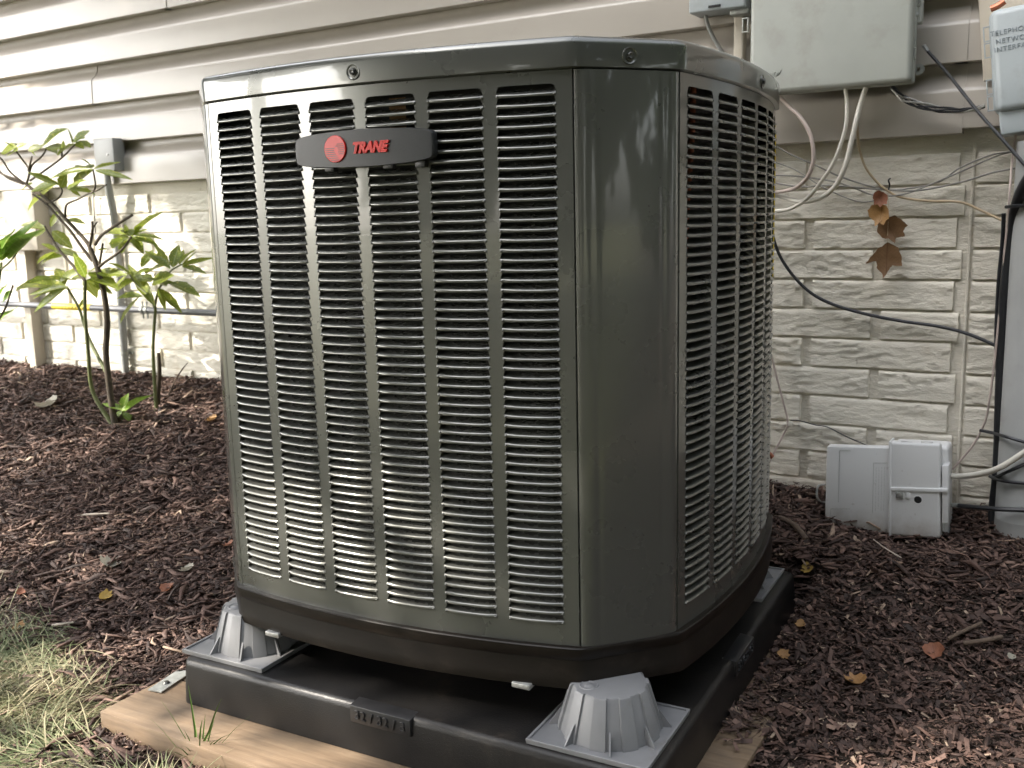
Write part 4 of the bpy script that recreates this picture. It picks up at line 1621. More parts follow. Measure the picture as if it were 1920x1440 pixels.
MB().tube([on_pipe(A), on_pipe(B)], 0.0115, 12, 0).build('label', M['yellow'], gp)
mb = MB()
for k in range(7):
    s = 0.3 + 0.09 * k
    p = on_pipe(A).lerp(on_pipe(B), s)
    mb.wbox(p.dot(WT) - 0.0016, p.dot(WT) + 0.0018, p.z - 0.0035, p.z + 0.003 + 0.001 * (k % 2), 0.0664, 0.0669)
mb.build('label_print', M['dark'], gp)
for u in (268, 276):
    p = on_pipe(W(u, 580, .055))
    MB().tube([p - d.normalized() * 0.006, p + d.normalized() * 0.006], 0.0135, 8, 0).build('coupling', M['zinc'], gp)
    mb = MB()
    mb.tube([p + Vector((0, 0, .028)), p - Vector((0, 0, .028))], .003, 6, 0)
    mb.build('hanger_bolt', M['zinc'], gp)
cable([(176, 352, .01), (176, 385, .01), (178, 420, .008), (179, 437, .006)], 0.0022, M['c_grey'], 'short thin grey wire hanging down the bricks left of the conduit', 'wire', 'wire')

# ------------------------------------------------------------------ shrub, saplings and sprout
def leaf_mesh(width, droop, fold, seed, serr=0.0):
    n = 8
    vs, fs = [], []
    for k in range(n + 1):
        s = k / n
        w = width * (math.sin(math.pi * min(1, s * 0.97 + 0.02)) ** 0.85) * (1.15 - 0.45 * s)
        if serr and 0 < k < n:
            w *= 1 + serr * (1 if k % 2 else -1)
        z = -droop * s * s + 0.02 * math.sin(s * 5 + seed)
        tw = 0.25 * math.sin(seed * 2 + s * 2)
        vs.append((-w, s, z + fold * w + tw * w * 0.3))
        vs.append((0, s, z))
        vs.append((w, s, z + fold * w - tw * w * 0.3))
    for k in range(n):
        for q in (0, 1):
            a = k * 3 + q
            fs.append((a, a + 1, a + 4, a + 3))
    me = bpy.data.meshes.new('leaf')
    me.from_pydata(vs, [], fs)
    for p in me.polygons:
        p.use_smooth = True
    return me


LEAF = [leaf_mesh(0.17, 0.10, 0.35, 1, 0.06), leaf_mesh(0.15, 0.22, 0.25, 2.3, 0.05), leaf_mesh(0.19, 0.05, 0.45, 4.1, 0.07), leaf_mesh(0.16, -0.05, 0.5, 5.2, 0.06)]
for me in LEAF:
    me.materials.append(M['leaf'])
LEAF_L = []
for me in LEAF:
    m2 = me.copy()
    m2.name = 'leaf'
    m2.materials.clear()
    m2.materials.append(M['leaf_light'])
    LEAF_L.append(m2)


def z3(x, y):      # enlarged view of the shrub -> picture pixels
    return (x / 3.512, y / 3.512 + 330)


def z2(x, y):
    return (x / 3.0, y / 3.0)


def put_leaf(parent, base, tip, wpx, off, light=False, spread=0.05, twin=True):
    o1 = off + rnd.uniform(-0.03, 0.03)
    o2 = o1 + rnd.uniform(-spread, spread)
    a, b = W(*base, o1), W(*tip, o2)
    L = (b - a).length
    y = (b - a).normalized()
    view = (CAMP - a).normalized()
    ref = (view * rnd.uniform(0.35, 1.0) + Vector((0, 0, 1)) * rnd.uniform(0.3, 1.0) + Vector((rnd.uniform(-.3, .3), rnd.uniform(-.3, .3), 0)))
    x = y.cross(ref).normalized()
    z = x.cross(y).normalized()
    wm = wpx * L / max(8, math.dist(base, tip))
    sx = min(1.5, max(0.42, 1.0 * wm / (0.36 * L))) * L
    o = bpy.data.objects.new('leaf', rnd.choice(LEAF_L if light else LEAF))
    link(o, parent, a)
    Mx = Matrix(((x.x, y.x, z.x), (x.y, y.y, z.y), (x.z, y.z, z.z)))
    o.rotation_euler = Mx.to_euler()
    o.scale = (sx, L, L)
    if twin and rnd.random() < 0.36:
        an = rnd.choice((-1, 1)) * rnd.uniform(0.35, 0.75)
        q = rnd.uniform(0.6, 0.9)
        dx_, dy_ = tip[0] - base[0], tip[1] - base[1]
        tip2 = (base[0] + q * (dx_ * math.cos(an) - dy_ * math.sin(an)), base[1] + q * (dx_ * math.sin(an) + dy_ * math.cos(an)))
        put_leaf(parent, base, tip2, wpx * 0.9, off + rnd.uniform(-0.02, 0.02), light, spread, False)
    return o


def stem(parent, pts, r0, r1, off, mat, name='stem', conv=z3, doff=None):
    n = len(pts)
    P = []
    for i, p in enumerate(pts):
        o = off if doff is None else off + doff * i / (n - 1)
        P.append(W(*conv(*p), o))
    rs = [r0 + (r1 - r0) * i / (n - 1) for i in range(n)]
    return MB().tube(P, rs, 8, 4).build(name, mat, parent, 80)


gb = G(215, 800)
OS = WD - gb.dot(WN)          # how far the shrub stands in front of the wall
shrub = thing('woody_shrub', 'leggy speckled-leaf shrub with leaning brown trunk in the mulch at left', 'shrub', gb)
ident = lambda a, b: (a, b)
stem(shrub, [(760, 1660), (735, 1500), (710, 1300), (698, 1150), (706, 950), (680, 750), (640, 600), (595, 480)], .0098, .0078, OS, M['bark'])
stem(shrub, [(595, 480), (560, 420), (430, 280), (320, 160), (230, 100), (150, 40), (20, -10), (-60, -70)], .0062, .0034, OS, M['bark'], 'branch')
stem(shrub, [(610, 560), (540, 470), (470, 370), (400, 290), (300, 180), (215, 120)], .0052, .0028, OS, M['bark'], 'branch', doff=.05)
stem(shrub, [(740, 1640), (650, 1500), (600, 1380), (580, 1150), (560, 900), (560, 690)], .0068, .005, OS, M['green_stem'], doff=.03)
stem(shrub, [(560, 690), (480, 590), (400, 500), (320, 380), (295, 330)], .005, .003, OS + .03, M['bark'], 'branch')
stem(shrub, [(700, 1290), (640, 1180), (590, 1080), (545, 950), (520, 870), (440, 730)], .006, .0038, OS, M['green_stem'], 'branch', doff=-.04)
stem(shrub, [(655, 595), (700, 560), (760, 520), (815, 470), (865, 400)], .005, .003, OS, M['bark'], 'branch')
stem(shrub, [(628, 450), (645, 420), (680, 380), (770, 320), (870, 258)], .0052, .0038, OS, M['bark'], 'branch', doff=.06)
stem(shrub, [(590, 470), (605, 390), (610, 340), (608, 298)], .0048, .0036, OS, M['bark'], 'branch')
stem(shrub, [(606, 350), (640, 302)], .003, .0022, OS, M['bark'], 'twig')
stem(shrub, [(655, 580), (668, 500), (677, 445)], .004, .003, OS, M['bark'], 'branch')
stem(shrub, [(430, 275), (432, 210), (450, 180), (520, 150), (580, 118), (640, 95), (700, 58)], .0036, .0022, OS, M['bark'], 'branch', doff=.05)
stem(shrub, [(615, 105), (628, 60), (620, 0), (612, -45)], .003, .002, OS + .04, M['bark'], 'twig')
stem(shrub, [(300, 185), (380, 150), (410, 100), (390, 60)], .003, .002, OS, M['bark'], 'twig')
for pts in ([(150, 1030), (165, 960), (120, 890), (90, 850)], [(160, 1000), (180, 930), (235, 880), (265, 830)], [(170, 1015), (250, 960), (345, 890), (420, 815)], [(140, 1035), (60, 970), (20, 910), (0, 885)], [(350, 885), (345, 830)], [(160, 960), (180, 880)], [(130, 1035), (40, 1000), (-10, 950)]):
    stem(shrub, pts, .0036, .0022, OS, M['bark'], 'twig', z2, rnd.uniform(-.05, .05))
# right cluster
for b, tp, w in [((860, 400), (1085, 250), 50), ((850, 390), (680, 340), 45), ((870, 385), (1085, 432), 45), ((850, 410), (735, 445), 55), ((850, 420), (800, 505), 60), ((870, 410), (930, 470), 60),
                 ((870, 400), (1040, 455), 55), ((860, 390), (825, 318), 40), ((870, 390), (970, 330), 40), ((840, 420), (760, 480), 45)]:
    put_leaf(shrub, z3(*b), z3(*tp), w / 3.5, OS)
for b, tp, w in [((440, 730), (90, 732), 45), ((440, 740), (150, 875), 60), ((430, 700), (95, 672), 36), ((440, 735), (165, 770), 40), ((395, 690), (525, 590), 60), ((430, 710), (370, 615), 45), ((520, 870), (560, 790), 30),
                 ((560, 665), (510, 520), 85), ((590, 640), (765, 690), 85), ((585, 680), (725, 752), 60), ((640, 640), (785, 610), 50), ((560, 690), (640, 760), 50), ((560, 680), (470, 640), 40),
                 ((300, 345), (130, 318), 50), ((335, 335), (372, 218), 70), ((345, 365), (475, 470), 85), ((365, 480), (510, 495), 90), ((385, 498), (228, 516), 42), ((405, 525), (280, 590), 28), ((430, 305), (550, 285), 28),
                 ((300, 350), (230, 400), 40), ((640, 490), (715, 485), 20)]:
    put_leaf(shrub, z3(*b), z3(*tp), w / 3.5, OS)
for b, tp, w in [((330, 1040), (120, 1098), 40), ((330, 1030), (140, 1052), 60), ((380, 1062), (535, 1088), 40), ((340, 1055), (375, 975), 55), ((390, 1060), (480, 1075), 30), ((530, 955), (665, 900), 24), ((540, 962), (705, 970), 30),
                 ((520, 950), (290, 1015), 40), ((505, 955), (490, 985), 50), ((520, 940), (430, 950), 30), ((235, 822), (375, 718), 50), ((378, 722), (430, 805), 60), ((415, 800), (492, 728), 55), ((95, 830), (-10, 852), 50), ((90, 830), (150, 800), 50),
                 ((160, 845), (235, 820), 42), ((325, 872), (425, 820), 40), ((420, 805), (505, 805), 30), ((100, 850), (20, 800), 40), ((235, 830), (185, 788), 30), ((265, 830), (330, 800), 35), ((180, 1030), (120, 1070), 30)]:
    put_leaf(shrub, z2(*b), z2(*tp), w / 3.0, OS)

gb2 = G(290, 770)
OS2 = WD - gb2.dot(WN)
sap = thing('sapling', 'slim green-stemmed sapling with drooping speckled leaves between shrub and condenser', 'sapling', gb2)
stem(sap, [(1030, 1550), (1020, 1400), (1008, 1130), (1022, 900), (1020, 860)], .0058, .0042, OS2, M['green_stem'])
stem(sap, [(1020, 860), (1040, 760), (1080, 690), (1130, 620), (1200, 580)], .004, .0024, OS2, M['green_stem'], 'branch')
stem(sap, [(1020, 870), (980, 790), (900, 720), (855, 650)], .0038, .0024, OS2, M['green_stem'], 'branch')
stem(sap, [(1035, 1520), (1042, 1400), (1050, 1280), (1044, 1165)], .009, .005, OS2 - .02, M['bark'], 'dead_stub')
for b, tp, w in [((1020, 860), (815, 512), 75), ((1040, 740), (1200, 902), 62), ((1135, 600), (1178, 448), 110), ((1200, 590), (1402, 528), 36), ((1200, 592), (1362, 642), 48), ((1120, 712), (1312, 762), 60), ((930, 600), (1015, 488), 75), ((960, 640), (1095, 600), 50),
                 ((960, 680), (1172, 676), 40), ((860, 640), (700, 565), 58), ((865, 650), (715, 640), 45), ((895, 692), (728, 745), 42), ((935, 792), (745, 902), 42), ((1065, 590), (950, 500), 55), ((1010, 705), (1115, 640), 48), ((1120, 610), (1010, 440), 50),
                 ((1180, 580), (1300, 490), 40), ((880, 660), (960, 590), 60), ((1000, 700), (900, 640), 55)]:
    put_leaf(sap, z3(*b), z3(*tp), w / 3.5, OS2)

OS3 = OS + 0.28
gb3 = W(-25, 800, OS3)
lp_ = thing('leafy_plant', 'bright green broad-leaved plant cut off by the left edge', 'plant', (gb3.x, gb3.y, ground_z(gb3.x, gb3.y)))
stem(lp_, [(-60, 1750), (-70, 1400), (-40, 1000), (-20, 800), (0, 640), (10, 570)], .006, .003, OS3, M['green_stem'])
stem(lp_, [(-40, 1000), (30, 880), (60, 800), (85, 720)], .003, .0024, OS3, M['bark'], 'twig')
stem(lp_, [(0, 620), (60, 570), (110, 510)], .003, .002, OS3, M['green_stem'], 'twig')
for b, tp, w in [((5, 560), (205, 265), 115), ((60, 540), (305, 368), 120), ((0, 500), (110, 370), 110), ((0, 780), (55, 715), 60), ((80, 880), (-30, 960), 120), ((20, 830), (65, 755), 50), ((-20, 560), (-90, 330), 110), ((0, 600), (-120, 560), 90), ((10, 560), (40, 450), 70), ((-20, 850), (-100, 720), 80)]:
    put_leaf(lp_, z3(*b), z3(*tp), w / 3.5, OS3, True)

gs = G(230, 790)
OSS = WD - gs.dot(WN)
spr = thing('sprout', 'small fresh green sprout at the foot of the shrub', 'sprout', gs)
stem(spr, [(228, 792), (229, 780), (229, 768)], .002, .0015, OSS, M['green_stem'], 'stem', ident)
for b, tp, w in [((229, 770), (192, 752), 20), ((229, 770), (240, 738), 20), ((231, 772), (288, 744), 15), ((230, 775), (250, 790), 20), ((229, 772), (200, 778), 14)]:
    put_leaf(spr, b, tp, w, OSS, True, 0.02)

# bare twig standing by the wall
MBt = MB().tube([W(315, 745, .2), W(325, 720, .18), W(340, 695, .16), W(352, 680, .15)], [.003, .0025, .002, .001], 6)
tag(MBt.build('twig', M['stick'], None, 80), 'thin bare twig sticking up by the wall left of the condenser', 'twig')

# ------------------------------------------------------------------ leaves hung in a spider thread
def maple_leaf(mat, lobes, seed, curl=0.15):
    """flat lobed leaf, stalk at the top (0,0), tip at (0,-1)"""
    out = []
    r_ = random.Random(seed)
    for (x, y) in lobes:
        out.append((x, y))
    n = len(out)
    bm = bmesh.new()
    dense = []
    for i in range(n):
        a, b = Vector((*out[i], 0)), Vector((*out[(i + 1) % n], 0))
        for k in range(4):
            p = a.lerp(b, k / 4)
            j = 0.018 if k else 0.0
            dense.append((p.x + r_.uniform(-j, j), p.y + r_.uniform(-j, j)))
    cx, cy = 0.0, -0.45
    rings = []
    for s in (1.0, 0.66, 0.33):
        ring = []
        for (x, y) in dense:
            px, py = cx + (x - cx) * s, cy + (y - cy) * s
            z = curl * (px * px * 1.6 + (py + 0.45) ** 2) + 0.03 * noise.noise((px * 4, py * 4, seed))
            ring.append(bm.verts.new((px, py, z)))
        rings.append(ring)
    c = bm.verts.new((cx, cy, 0.0))
    m = len(dense)
    for a, b in zip(rings[:-1], rings[1:]):
        for i in range(m):
            bm.faces.new((a[i], a[(i + 1) % m], b[(i + 1) % m], b[i]))
    for i in range(m):
        bm.faces.new((rings[-1][i], rings[-1][(i + 1) % m], c))
    me = bpy.data.meshes.new('dead_leaf')
    bm.to_mesh(me)
    bm.free()
    for p in me.polygons:
        p.use_smooth = True
    me.materials.append(mat)
    return me


MAPLE = [(0, 0), (-0.30, -0.22), (-0.44, -0.40), (-0.62, -0.62), (-0.30, -0.56), (-0.26, -0.78), (-0.14, -0.90), (-0.10, -1.06), (0.05, -0.84), (0.16, -0.68), (0.42, -0.70), (0.40, -0.42), (0.30, -0.16)]
CURLED = [(0, 0), (-0.36, -0.08), (-0.5, -0.32), (-0.42, -0.62), (-0.2, -0.78), (-0.12, -1.0), (0.04, -0.84), (0.3, -0.92), (0.36, -0.7), (0.55, -0.6), (0.45, -0.3), (0.3, -0.06)]


def hang_leaf(u, v, off, size, rotz, mat, lobes, seed, label, curl=0.15, yaw=0.0, tilt=0.0):
    me = maple_leaf(mat, lobes, seed, curl)
    o = bpy.data.objects.new('dead_leaf', me)
    link(o, None, W(u, v, off))
    Mx = Matrix(((WT.x, 0, -WN.x), (WT.y, 0, -WN.y), (0, 1, 0))) @ Matrix.Rotation(yaw, 3, 'Y') @ Matrix.Rotation(tilt, 3, 'X') @ Matrix.Rotation(rotz, 3, 'Z')
    o.rotation_euler = Mx.to_euler()
    o.scale = (size, size, size)
    return tag(o, label, 'dead leaf', 'dead leaves hanging by the wall')


hang_leaf(1664, 454, .035, 0.070, 0.0, M['dry_brown'], MAPLE, 3, 'brown pointed leaf hanging lowest on a thread before the bricks', 0.35, 0.25)
hang_leaf(1660, 408, .036, 0.056, 0.45, M['dry_brown'], CURLED, 5, 'dark brown ragged leaf in the middle of the hanging cluster', 0.5, 0.35)
hang_leaf(1655, 382, .040, 0.046, -0.1, M['dry_tan'], CURLED, 9, 'tan curled leaf second from the top of the hanging cluster', 0.9, -0.2)
hang_leaf(1656, 360, .040, 0.032, -0.5, M['dry_red'], CURLED, 12, 'small russet curled leaf caught on top under the tan cable', 1.0, 0.3)
tag(MB().tube([W(1665, 362, .036), W(1666, 400, .036), W(1664, 440, .036), W(1664, 456, .036)], 0.0006, 5, 2).build('spider_thread', M['c_tan'], None), 'fine thread with the dead leaves strung beneath the tan cable', 'thread')

# ------------------------------------------------------------------ mulch, fallen leaves, sticks
def project(x, y, z):
    d = np.stack([x - CAMP.x, y - CAMP.y, z - CAMP.z], -1)
    r, u, f = (np.array(a) for a in (CR, CU, CF))
    dz = d @ f
    return 960 + F_PX * (d @ r) / dz, 720 - F_PX * (d @ u) / dz, dz


def chips(n_try, seed):
    rs = np.random.RandomState(seed)
    xs, ys = rs.uniform(-3.3, 2.0, n_try), rs.uniform(-0.95, 0.93, n_try)
    zs = np.array([ground_z(x, y) for x, y in zip(xs, ys)])
    u, v, dz = project(xs, ys, zs)
    ok = (dz > 0.2) & (u > -400) & (u < 2500) & (v < 1600) & (v > 500)
    ok &= (WD - (xs * WN.x + ys * WN.y)) > 0.005
    inpad = (np.abs(xs) < PADH + 0.006) & (np.abs(ys) < PADH + 0.006)
    ok &= ~inpad
    fr = np.array([in_frame(x, y, -0.004) for x, y in zip(xs, ys)])
    keep_fr = (xs > PADH) & (ys > -0.12 + 0.05 * rs.uniform(-1, 1, n_try)) | (ys > PADH) | ((xs < -PADH) & (ys > -0.33))
    ok &= ~fr | keep_fr
    lw = np.array([lawn_amount(x, y) for x, y in zip(xs, ys)])
    ok &= rs.uniform(0, 1, n_try) > lw * 0.8
    return xs[ok], ys[ok], zs[ok], fr[ok]


cx_, cy_, cz_, cfr = chips(430000, 5)
N = len(cx_)
sel = np.ones(N, bool)
# bare, finer soil in the middle of the right-hand bed
soil_p = np.array([sstep(-0.22, 0.2, noise.noise((x * 2.2, y * 2.2, 8.0))) for x, y in zip(cx_, cy_)])
right = (cx_ > 0.42) & (cy_ < 0.42)
dens = np.where(right, 0.50 - 0.44 * soil_p, 0.9)
sel = nrs.uniform(0, 1, N) < dens
cx_, cy_, cz_, cfr, right = cx_[sel], cy_[sel], cz_[sel], cfr[sel], right[sel]
N = len(cx_)
print('chips', N)
L = np.clip(nrs.lognormal(math.log(0.0115), 0.70, N), 0.003, 0.08) * np.where(right, 0.54, 1.0)
Wd = np.clip(L * nrs.uniform(0.06, 0.30, N), 0.0013, 0.010)
Hh = np.clip(Wd * nrs.uniform(0.2, 0.5, N), 0.0007, 0.0034)
yaw = nrs.uniform(0, 2 * np.pi, N)
tilt = nrs.normal(0, 0.22, N)
rol = nrs.normal(0, 0.5, N)
bend = nrs.normal(0, 0.12, N) * L
base = np.zeros((N, 12, 3))
for k, (s, wf) in enumerate(((-0.5, 0.55), (0.0, 1.0), (0.5, 0.5))):
    for q, (a, b) in enumerate(((-1, -1), (1, -1), (1, 1), (-1, 1))):
        base[:, k * 4 + q, 0] = s * L + nrs.uniform(-0.08, 0.08, N) * L
        base[:, k * 4 + q, 1] = a * Wd * 0.5 * wf * nrs.uniform(0.7, 1.2, N) + bend * (1 if k == 1 else 0)
        base[:, k * 4 + q, 2] = b * Hh * 0.5 * nrs.uniform(0.7, 1.2, N) + np.abs(bend) * (0.5 if k == 1 else 0)
c, s = np.cos(rol), np.sin(rol)
y1 = base[:, :, 1] * c[:, None] - base[:, :, 2] * s[:, None]
z1 = base[:, :, 1] * s[:, None] + base[:, :, 2] * c[:, None]
c, s = np.cos(tilt), np.sin(tilt)
x2 = base[:, :, 0] * c[:, None] - z1 * s[:, None]
z2_ = base[:, :, 0] * s[:, None] + z1 * c[:, None]
c, s = np.cos(yaw), np.sin(yaw)
x3 = x2 * c[:, None] - y1 * s[:, None]
y3 = x2 * s[:, None] + y1 * c[:, None]
lift = 0.010 * np.array([noise.noise((x * 4.3, y * 4.3, 0)) for x, y in zip(cx_, cy_)]) + 0.006 * np.array([noise.noise((x * 17, y * 17, 5)) for x, y in zip(cx_, cy_)])
hz = cz_ + lift + nrs.uniform(0.0, 1, N) ** 2 * 0.013 + np.where(cfr, 0.006, 0) - 0.002
hz = np.where(cfr, np.maximum(hz, 0.043), hz)
V = np.stack([x3 + cx_[:, None], y3 + cy_[:, None], z2_ + hz[:, None]], -1).reshape(-1, 3)
FQ = []
for k in (0, 4):
    for q in range(4):
        FQ.append((k + q, k + (q + 1) % 4, k + 4 + (q + 1) % 4, k + 4 + q))
FQ += [(3, 2, 1, 0), (8, 9, 10, 11)]
FQ = np.array(FQ)
Fa = (np.arange(N)[:, None, None] * 12 + FQ[None]).reshape(-1, 4)
tone = np.clip(nrs.beta(2.0, 2.6, N) + 0.10 * np.array([noise.noise((x * 3, y * 3, 2)) for x, y in zip(cx_, cy_)]), 0, 0.93)
pale = nrs.uniform(0, 1, N)
tone = tone * np.where(right, 0.82, 1.04)
tone = np.where(pale > np.where(right, 0.988, 0.98), nrs.uniform(0.94, 1.0, N), tone)
# fine crumbs and fibres between the chips
fx, fy, fz, ffr = chips(460000, 9)
NF = len(fx)
fl = np.array([0.010 * noise.noise((x * 4.3, y * 4.3, 0)) + 0.006 * noise.noise((x * 17, y * 17, 5)) for x, y in zip(fx, fy)])
fz = np.where(ffr, np.maximum(fz + fl, 0.0425), fz + fl) + nrs.uniform(-0.001, 0.007, NF)
fL = np.clip(nrs.lognormal(math.log(0.0036), 0.7, NF), 0.0012, 0.024)[:, None]
fW = np.clip(fL * nrs.uniform(0.12, 0.7, NF)[:, None], 0.0006, 0.004)
fa = nrs.uniform(0, 2 * np.pi, NF)
dx = np.stack([np.cos(fa), np.sin(fa), nrs.normal(0, 0.35, NF)], -1)
dy = np.stack([-np.sin(fa), np.cos(fa), nrs.normal(0, 0.5, NF)], -1)
fc = np.stack([fx, fy, fz], -1)
VF = np.stack([fc - dx * fL - dy * fW * .5, fc + dx * fL * .8 - dy * fW, fc + dx * fL + dy * fW * .4, fc - dx * fL * .7 + dy * fW], 1).reshape(-1, 3)
FF = np.arange(4 * NF).reshape(-1, 4) + len(V)
ft = np.clip(nrs.beta(1.7, 3.0, NF), 0, 0.9)
ft = np.where(nrs.uniform(0, 1, NF) > 0.97, 0.98, ft)
V = np.concatenate([V, VF])
Fa = np.concatenate([Fa, FF])
mo = np_mesh('bark_mulch', V, Fa, M['mulch'], None, {'tone': np.concatenate([np.repeat(tone, 12), np.repeat(ft, 4)])})
tag(mo, kind='stuff')


def ground_leaf(u, v, px, mat, label, seed, lobes=CURLED, curl=0.8, up=0.012):
    p = G(u, v, up)
    size = px / F_PX * (p - CAMP).dot(CF)
    me = maple_leaf(mat, lobes, seed, curl)
    me.transform(Matrix.Translation((0, 0.5, 0)))
    o = bpy.data.objects.new('fallen_leaf', me)
    link(o, None, p)
    r_ = random.Random(seed)
    o.rotation_euler = (r_.uniform(-.35, .35) + 0.25, r_.uniform(-.4, .4), r_.uniform(0, 6.28))
    o.scale = (size, size, size)
    return tag(o, label, 'fallen leaf', 'fallen leaves on the beds')


for a in [(1603, 1278, 40, 'dry_tan', 'tan curled fallen leaf on bare soil in the middle of the right bed', 21),
          (1752, 1224, 38, 'dry_red', 'russet fallen leaf on the right bed beside the two dark twigs', 22),
          (1513, 1068, 24, 'dry_yellow', 'yellow-orange fallen leaf at the back corner of the black pad', 23),
          (1484, 1132, 24, 'dry_yellow', 'small yellow fallen leaf against the right side of the pad', 24),
          (1500, 1172, 20, 'dry_tan', 'small tan fallen leaf in the mulch below the yellow one by the pad', 25),
          (1468, 1230, 24, 'dry_tan', 'narrow tan fallen leaf nearest the right wooden board', 26),
          (1896, 1233, 16, 'dry_pale', 'tiny pale fallen leaf at the right edge of the bed', 27),
          (206, 1060, 40, 'dry_pale', 'pale grey-green fallen leaf on the left bed', 28),
          (350, 1070, 30, 'dry_pale', 'whitish fallen leaf on the left bed close to the condenser', 29),
          (314, 1106, 30, 'dry_red', 'dull russet fallen leaf on the left bed below the whitish one', 30),
          (200, 1120, 26, 'dry_yellow', 'yellow folded fallen leaf on the left bed', 31),
          (36, 1178, 24, 'dry_tan', 'tan fallen leaf at the edge of the dry grass', 32),
          (88, 762, 44, 'dry_pale', 'long pale fallen leaf at the far left below the gas pipe', 33),
          (396, 788, 24, 'dry_tan', 'tan fallen leaf beside the lower left edge of the condenser', 34),
          (428, 1022, 20, 'dry_red', 'russet fallen leaf touching the lower left corner of the condenser', 35),
          (38, 1112, 18, 'dry_red', 'small pinkish fallen leaf at far left of the bed', 36)]:
    ground_leaf(a[0], a[1], a[2], M[a[3]], a[4], a[5])


def ground_stick(pts, r, mat, label, name='stick', cat='stick'):
    P = [G(u, v, 0.014 + 0.004 * (k % 2)) for k, (u, v) in enumerate(pts)]
    return tag(MB().tube(P, r, 7, 4).build(name, mat, None, 80), label, cat)


ground_stick([(146, 966), (175, 964), (205, 963)], .0026, M['pale_stick'], 'pale bleached stick lying on the left bed')
ground_stick([(98, 1172), (118, 1170), (137, 1167)], .0024, M['pale_stick'], 'short white stick lying beside the dry grass')
ground_stick([(1778, 1198), (1805, 1184), (1840, 1168)], .0032, M['stick'], 'dark straight twig on the right bed beside the russet leaf')
ground_stick([(1806, 1206), (1850, 1200), (1878, 1194)], .0040, M['stick'], 'thick dark stick on the right bed below the straight twig')
ground_stick([(1638, 1012), (1660, 1028), (1690, 1046)], .0014, M['pale_stick'], 'thin pale twig in front of the off-white box', 'twig', 'twig')
ground_stick([(1462, 970), (1490, 985), (1512, 1012)], .0060, M['stick'], 'chunky strip of bark right of the condenser')
ck = G(1406, 1318, 0.01)
mb = MB().lathe([(0.0001, -0.014), (0.008, -0.013), (0.0105, -0.004), (0.0095, 0.004), (0.011, 0.010), (0.0075, 0.016), (0.0001, 0.017)], ck, (0.3, 0.5, 0.8), 9)
mb.v = [tuple(Vector(p) + Vector((noise.noise(Vector(p) * 90), noise.noise(Vector(p) * 90 + Vector((5, 0, 0))), 0)) * 0.003) for p in mb.v]
tag(mb.build('bark_chunk', M['stick'], None, 30), 'rough chunk of bark resting against the right side of the pad', 'bark chunk')

# ------------------------------------------------------------------ grass
def blades(n_try, seed):
    rs = np.random.RandomState(seed)
    xs, ys = rs.uniform(-2.0, 0.25, n_try), rs.uniform(-1.05, -0.1, n_try)
    lw = np.array([lawn_amount(x, y) for x, y in zip(xs, ys)])
    ok = rs.uniform(0, 1, n_try) < lw
    fr = np.array([in_frame(x, y, 0.003) for x, y in zip(xs, ys)])
    u, v, dz = project(xs, ys, np.zeros(n_try))
    ok &= ~fr & (u > -600) & (v < 1900) & (dz > 0.3)
    return xs[ok], ys[ok]


bx, by = blades(118000, 3)
NB = len(bx)
print('blades', NB)
Lb = nrs.uniform(0.03, 0.11, NB)
wb2 = nrs.uniform(0.0004, 0.0015, NB)
clump = np.array([noise.noise((x * 3.2, y * 3.2, 4)) for x, y in zip(bx, by)])
ang = 2.2 + 1.6 * clump * 3 + nrs.normal(0, 0.75, NB)
el = np.clip(nrs.normal(0.22, 0.24, NB), 0.03, 1.2)
SEG = 5
Vb = np.zeros((NB, SEG + 1, 2, 3))
px_, py_ = bx.copy(), by.copy()
pz_ = np.array([ground_z(x, y) for x, y in zip(bx, by)]) + 0.0
e = el.copy()
turn = nrs.normal(0, 0.13, NB)
a = ang.copy()
sag = nrs.uniform(0.08, 0.30, NB)
for k in range(SEG + 1):
    w = wb2 * (1 - (k / SEG) ** 2 * 0.9)
    Vb[:, k, 0] = np.stack([px_ - np.sin(a) * w, py_ + np.cos(a) * w, pz_], -1)
    Vb[:, k, 1] = np.stack([px_ + np.sin(a) * w, py_ - np.cos(a) * w, pz_ + w * 0.5], -1)
    px_ = px_ + np.cos(a) * np.cos(e) * Lb / SEG
    py_ = py_ + np.sin(a) * np.cos(e) * Lb / SEG
    pz_ = np.maximum(pz_ + np.sin(e) * Lb / SEG, np.array(0.002) - 0.05 * np.clip((-0.55 - py_) / 3, 0, 1))
    e = e - sag
    a = a + turn
fb = []
for k in range(SEG):
    fb.append((k * 2, k * 2 + 1, k * 2 + 3, k * 2 + 2))
Fb = (np.arange(NB)[:, None, None] * (2 * (SEG + 1)) + np.array(fb)[None]).reshape(-1, 4)
dry = np.array([noise.noise((x * 5, y * 5, 9)) for x, y in zip(bx, by)])
tn = np.clip(0.52 + 0.45 * dry + nrs.normal(0, 0.22, NB), 0, 1)
gr = np_mesh('grass', Vb.reshape(-1, 3), Fb, M['grass'], None, {'tone': np.repeat(tn, 2 * (SEG + 1))})
tag(gr, kind='stuff')

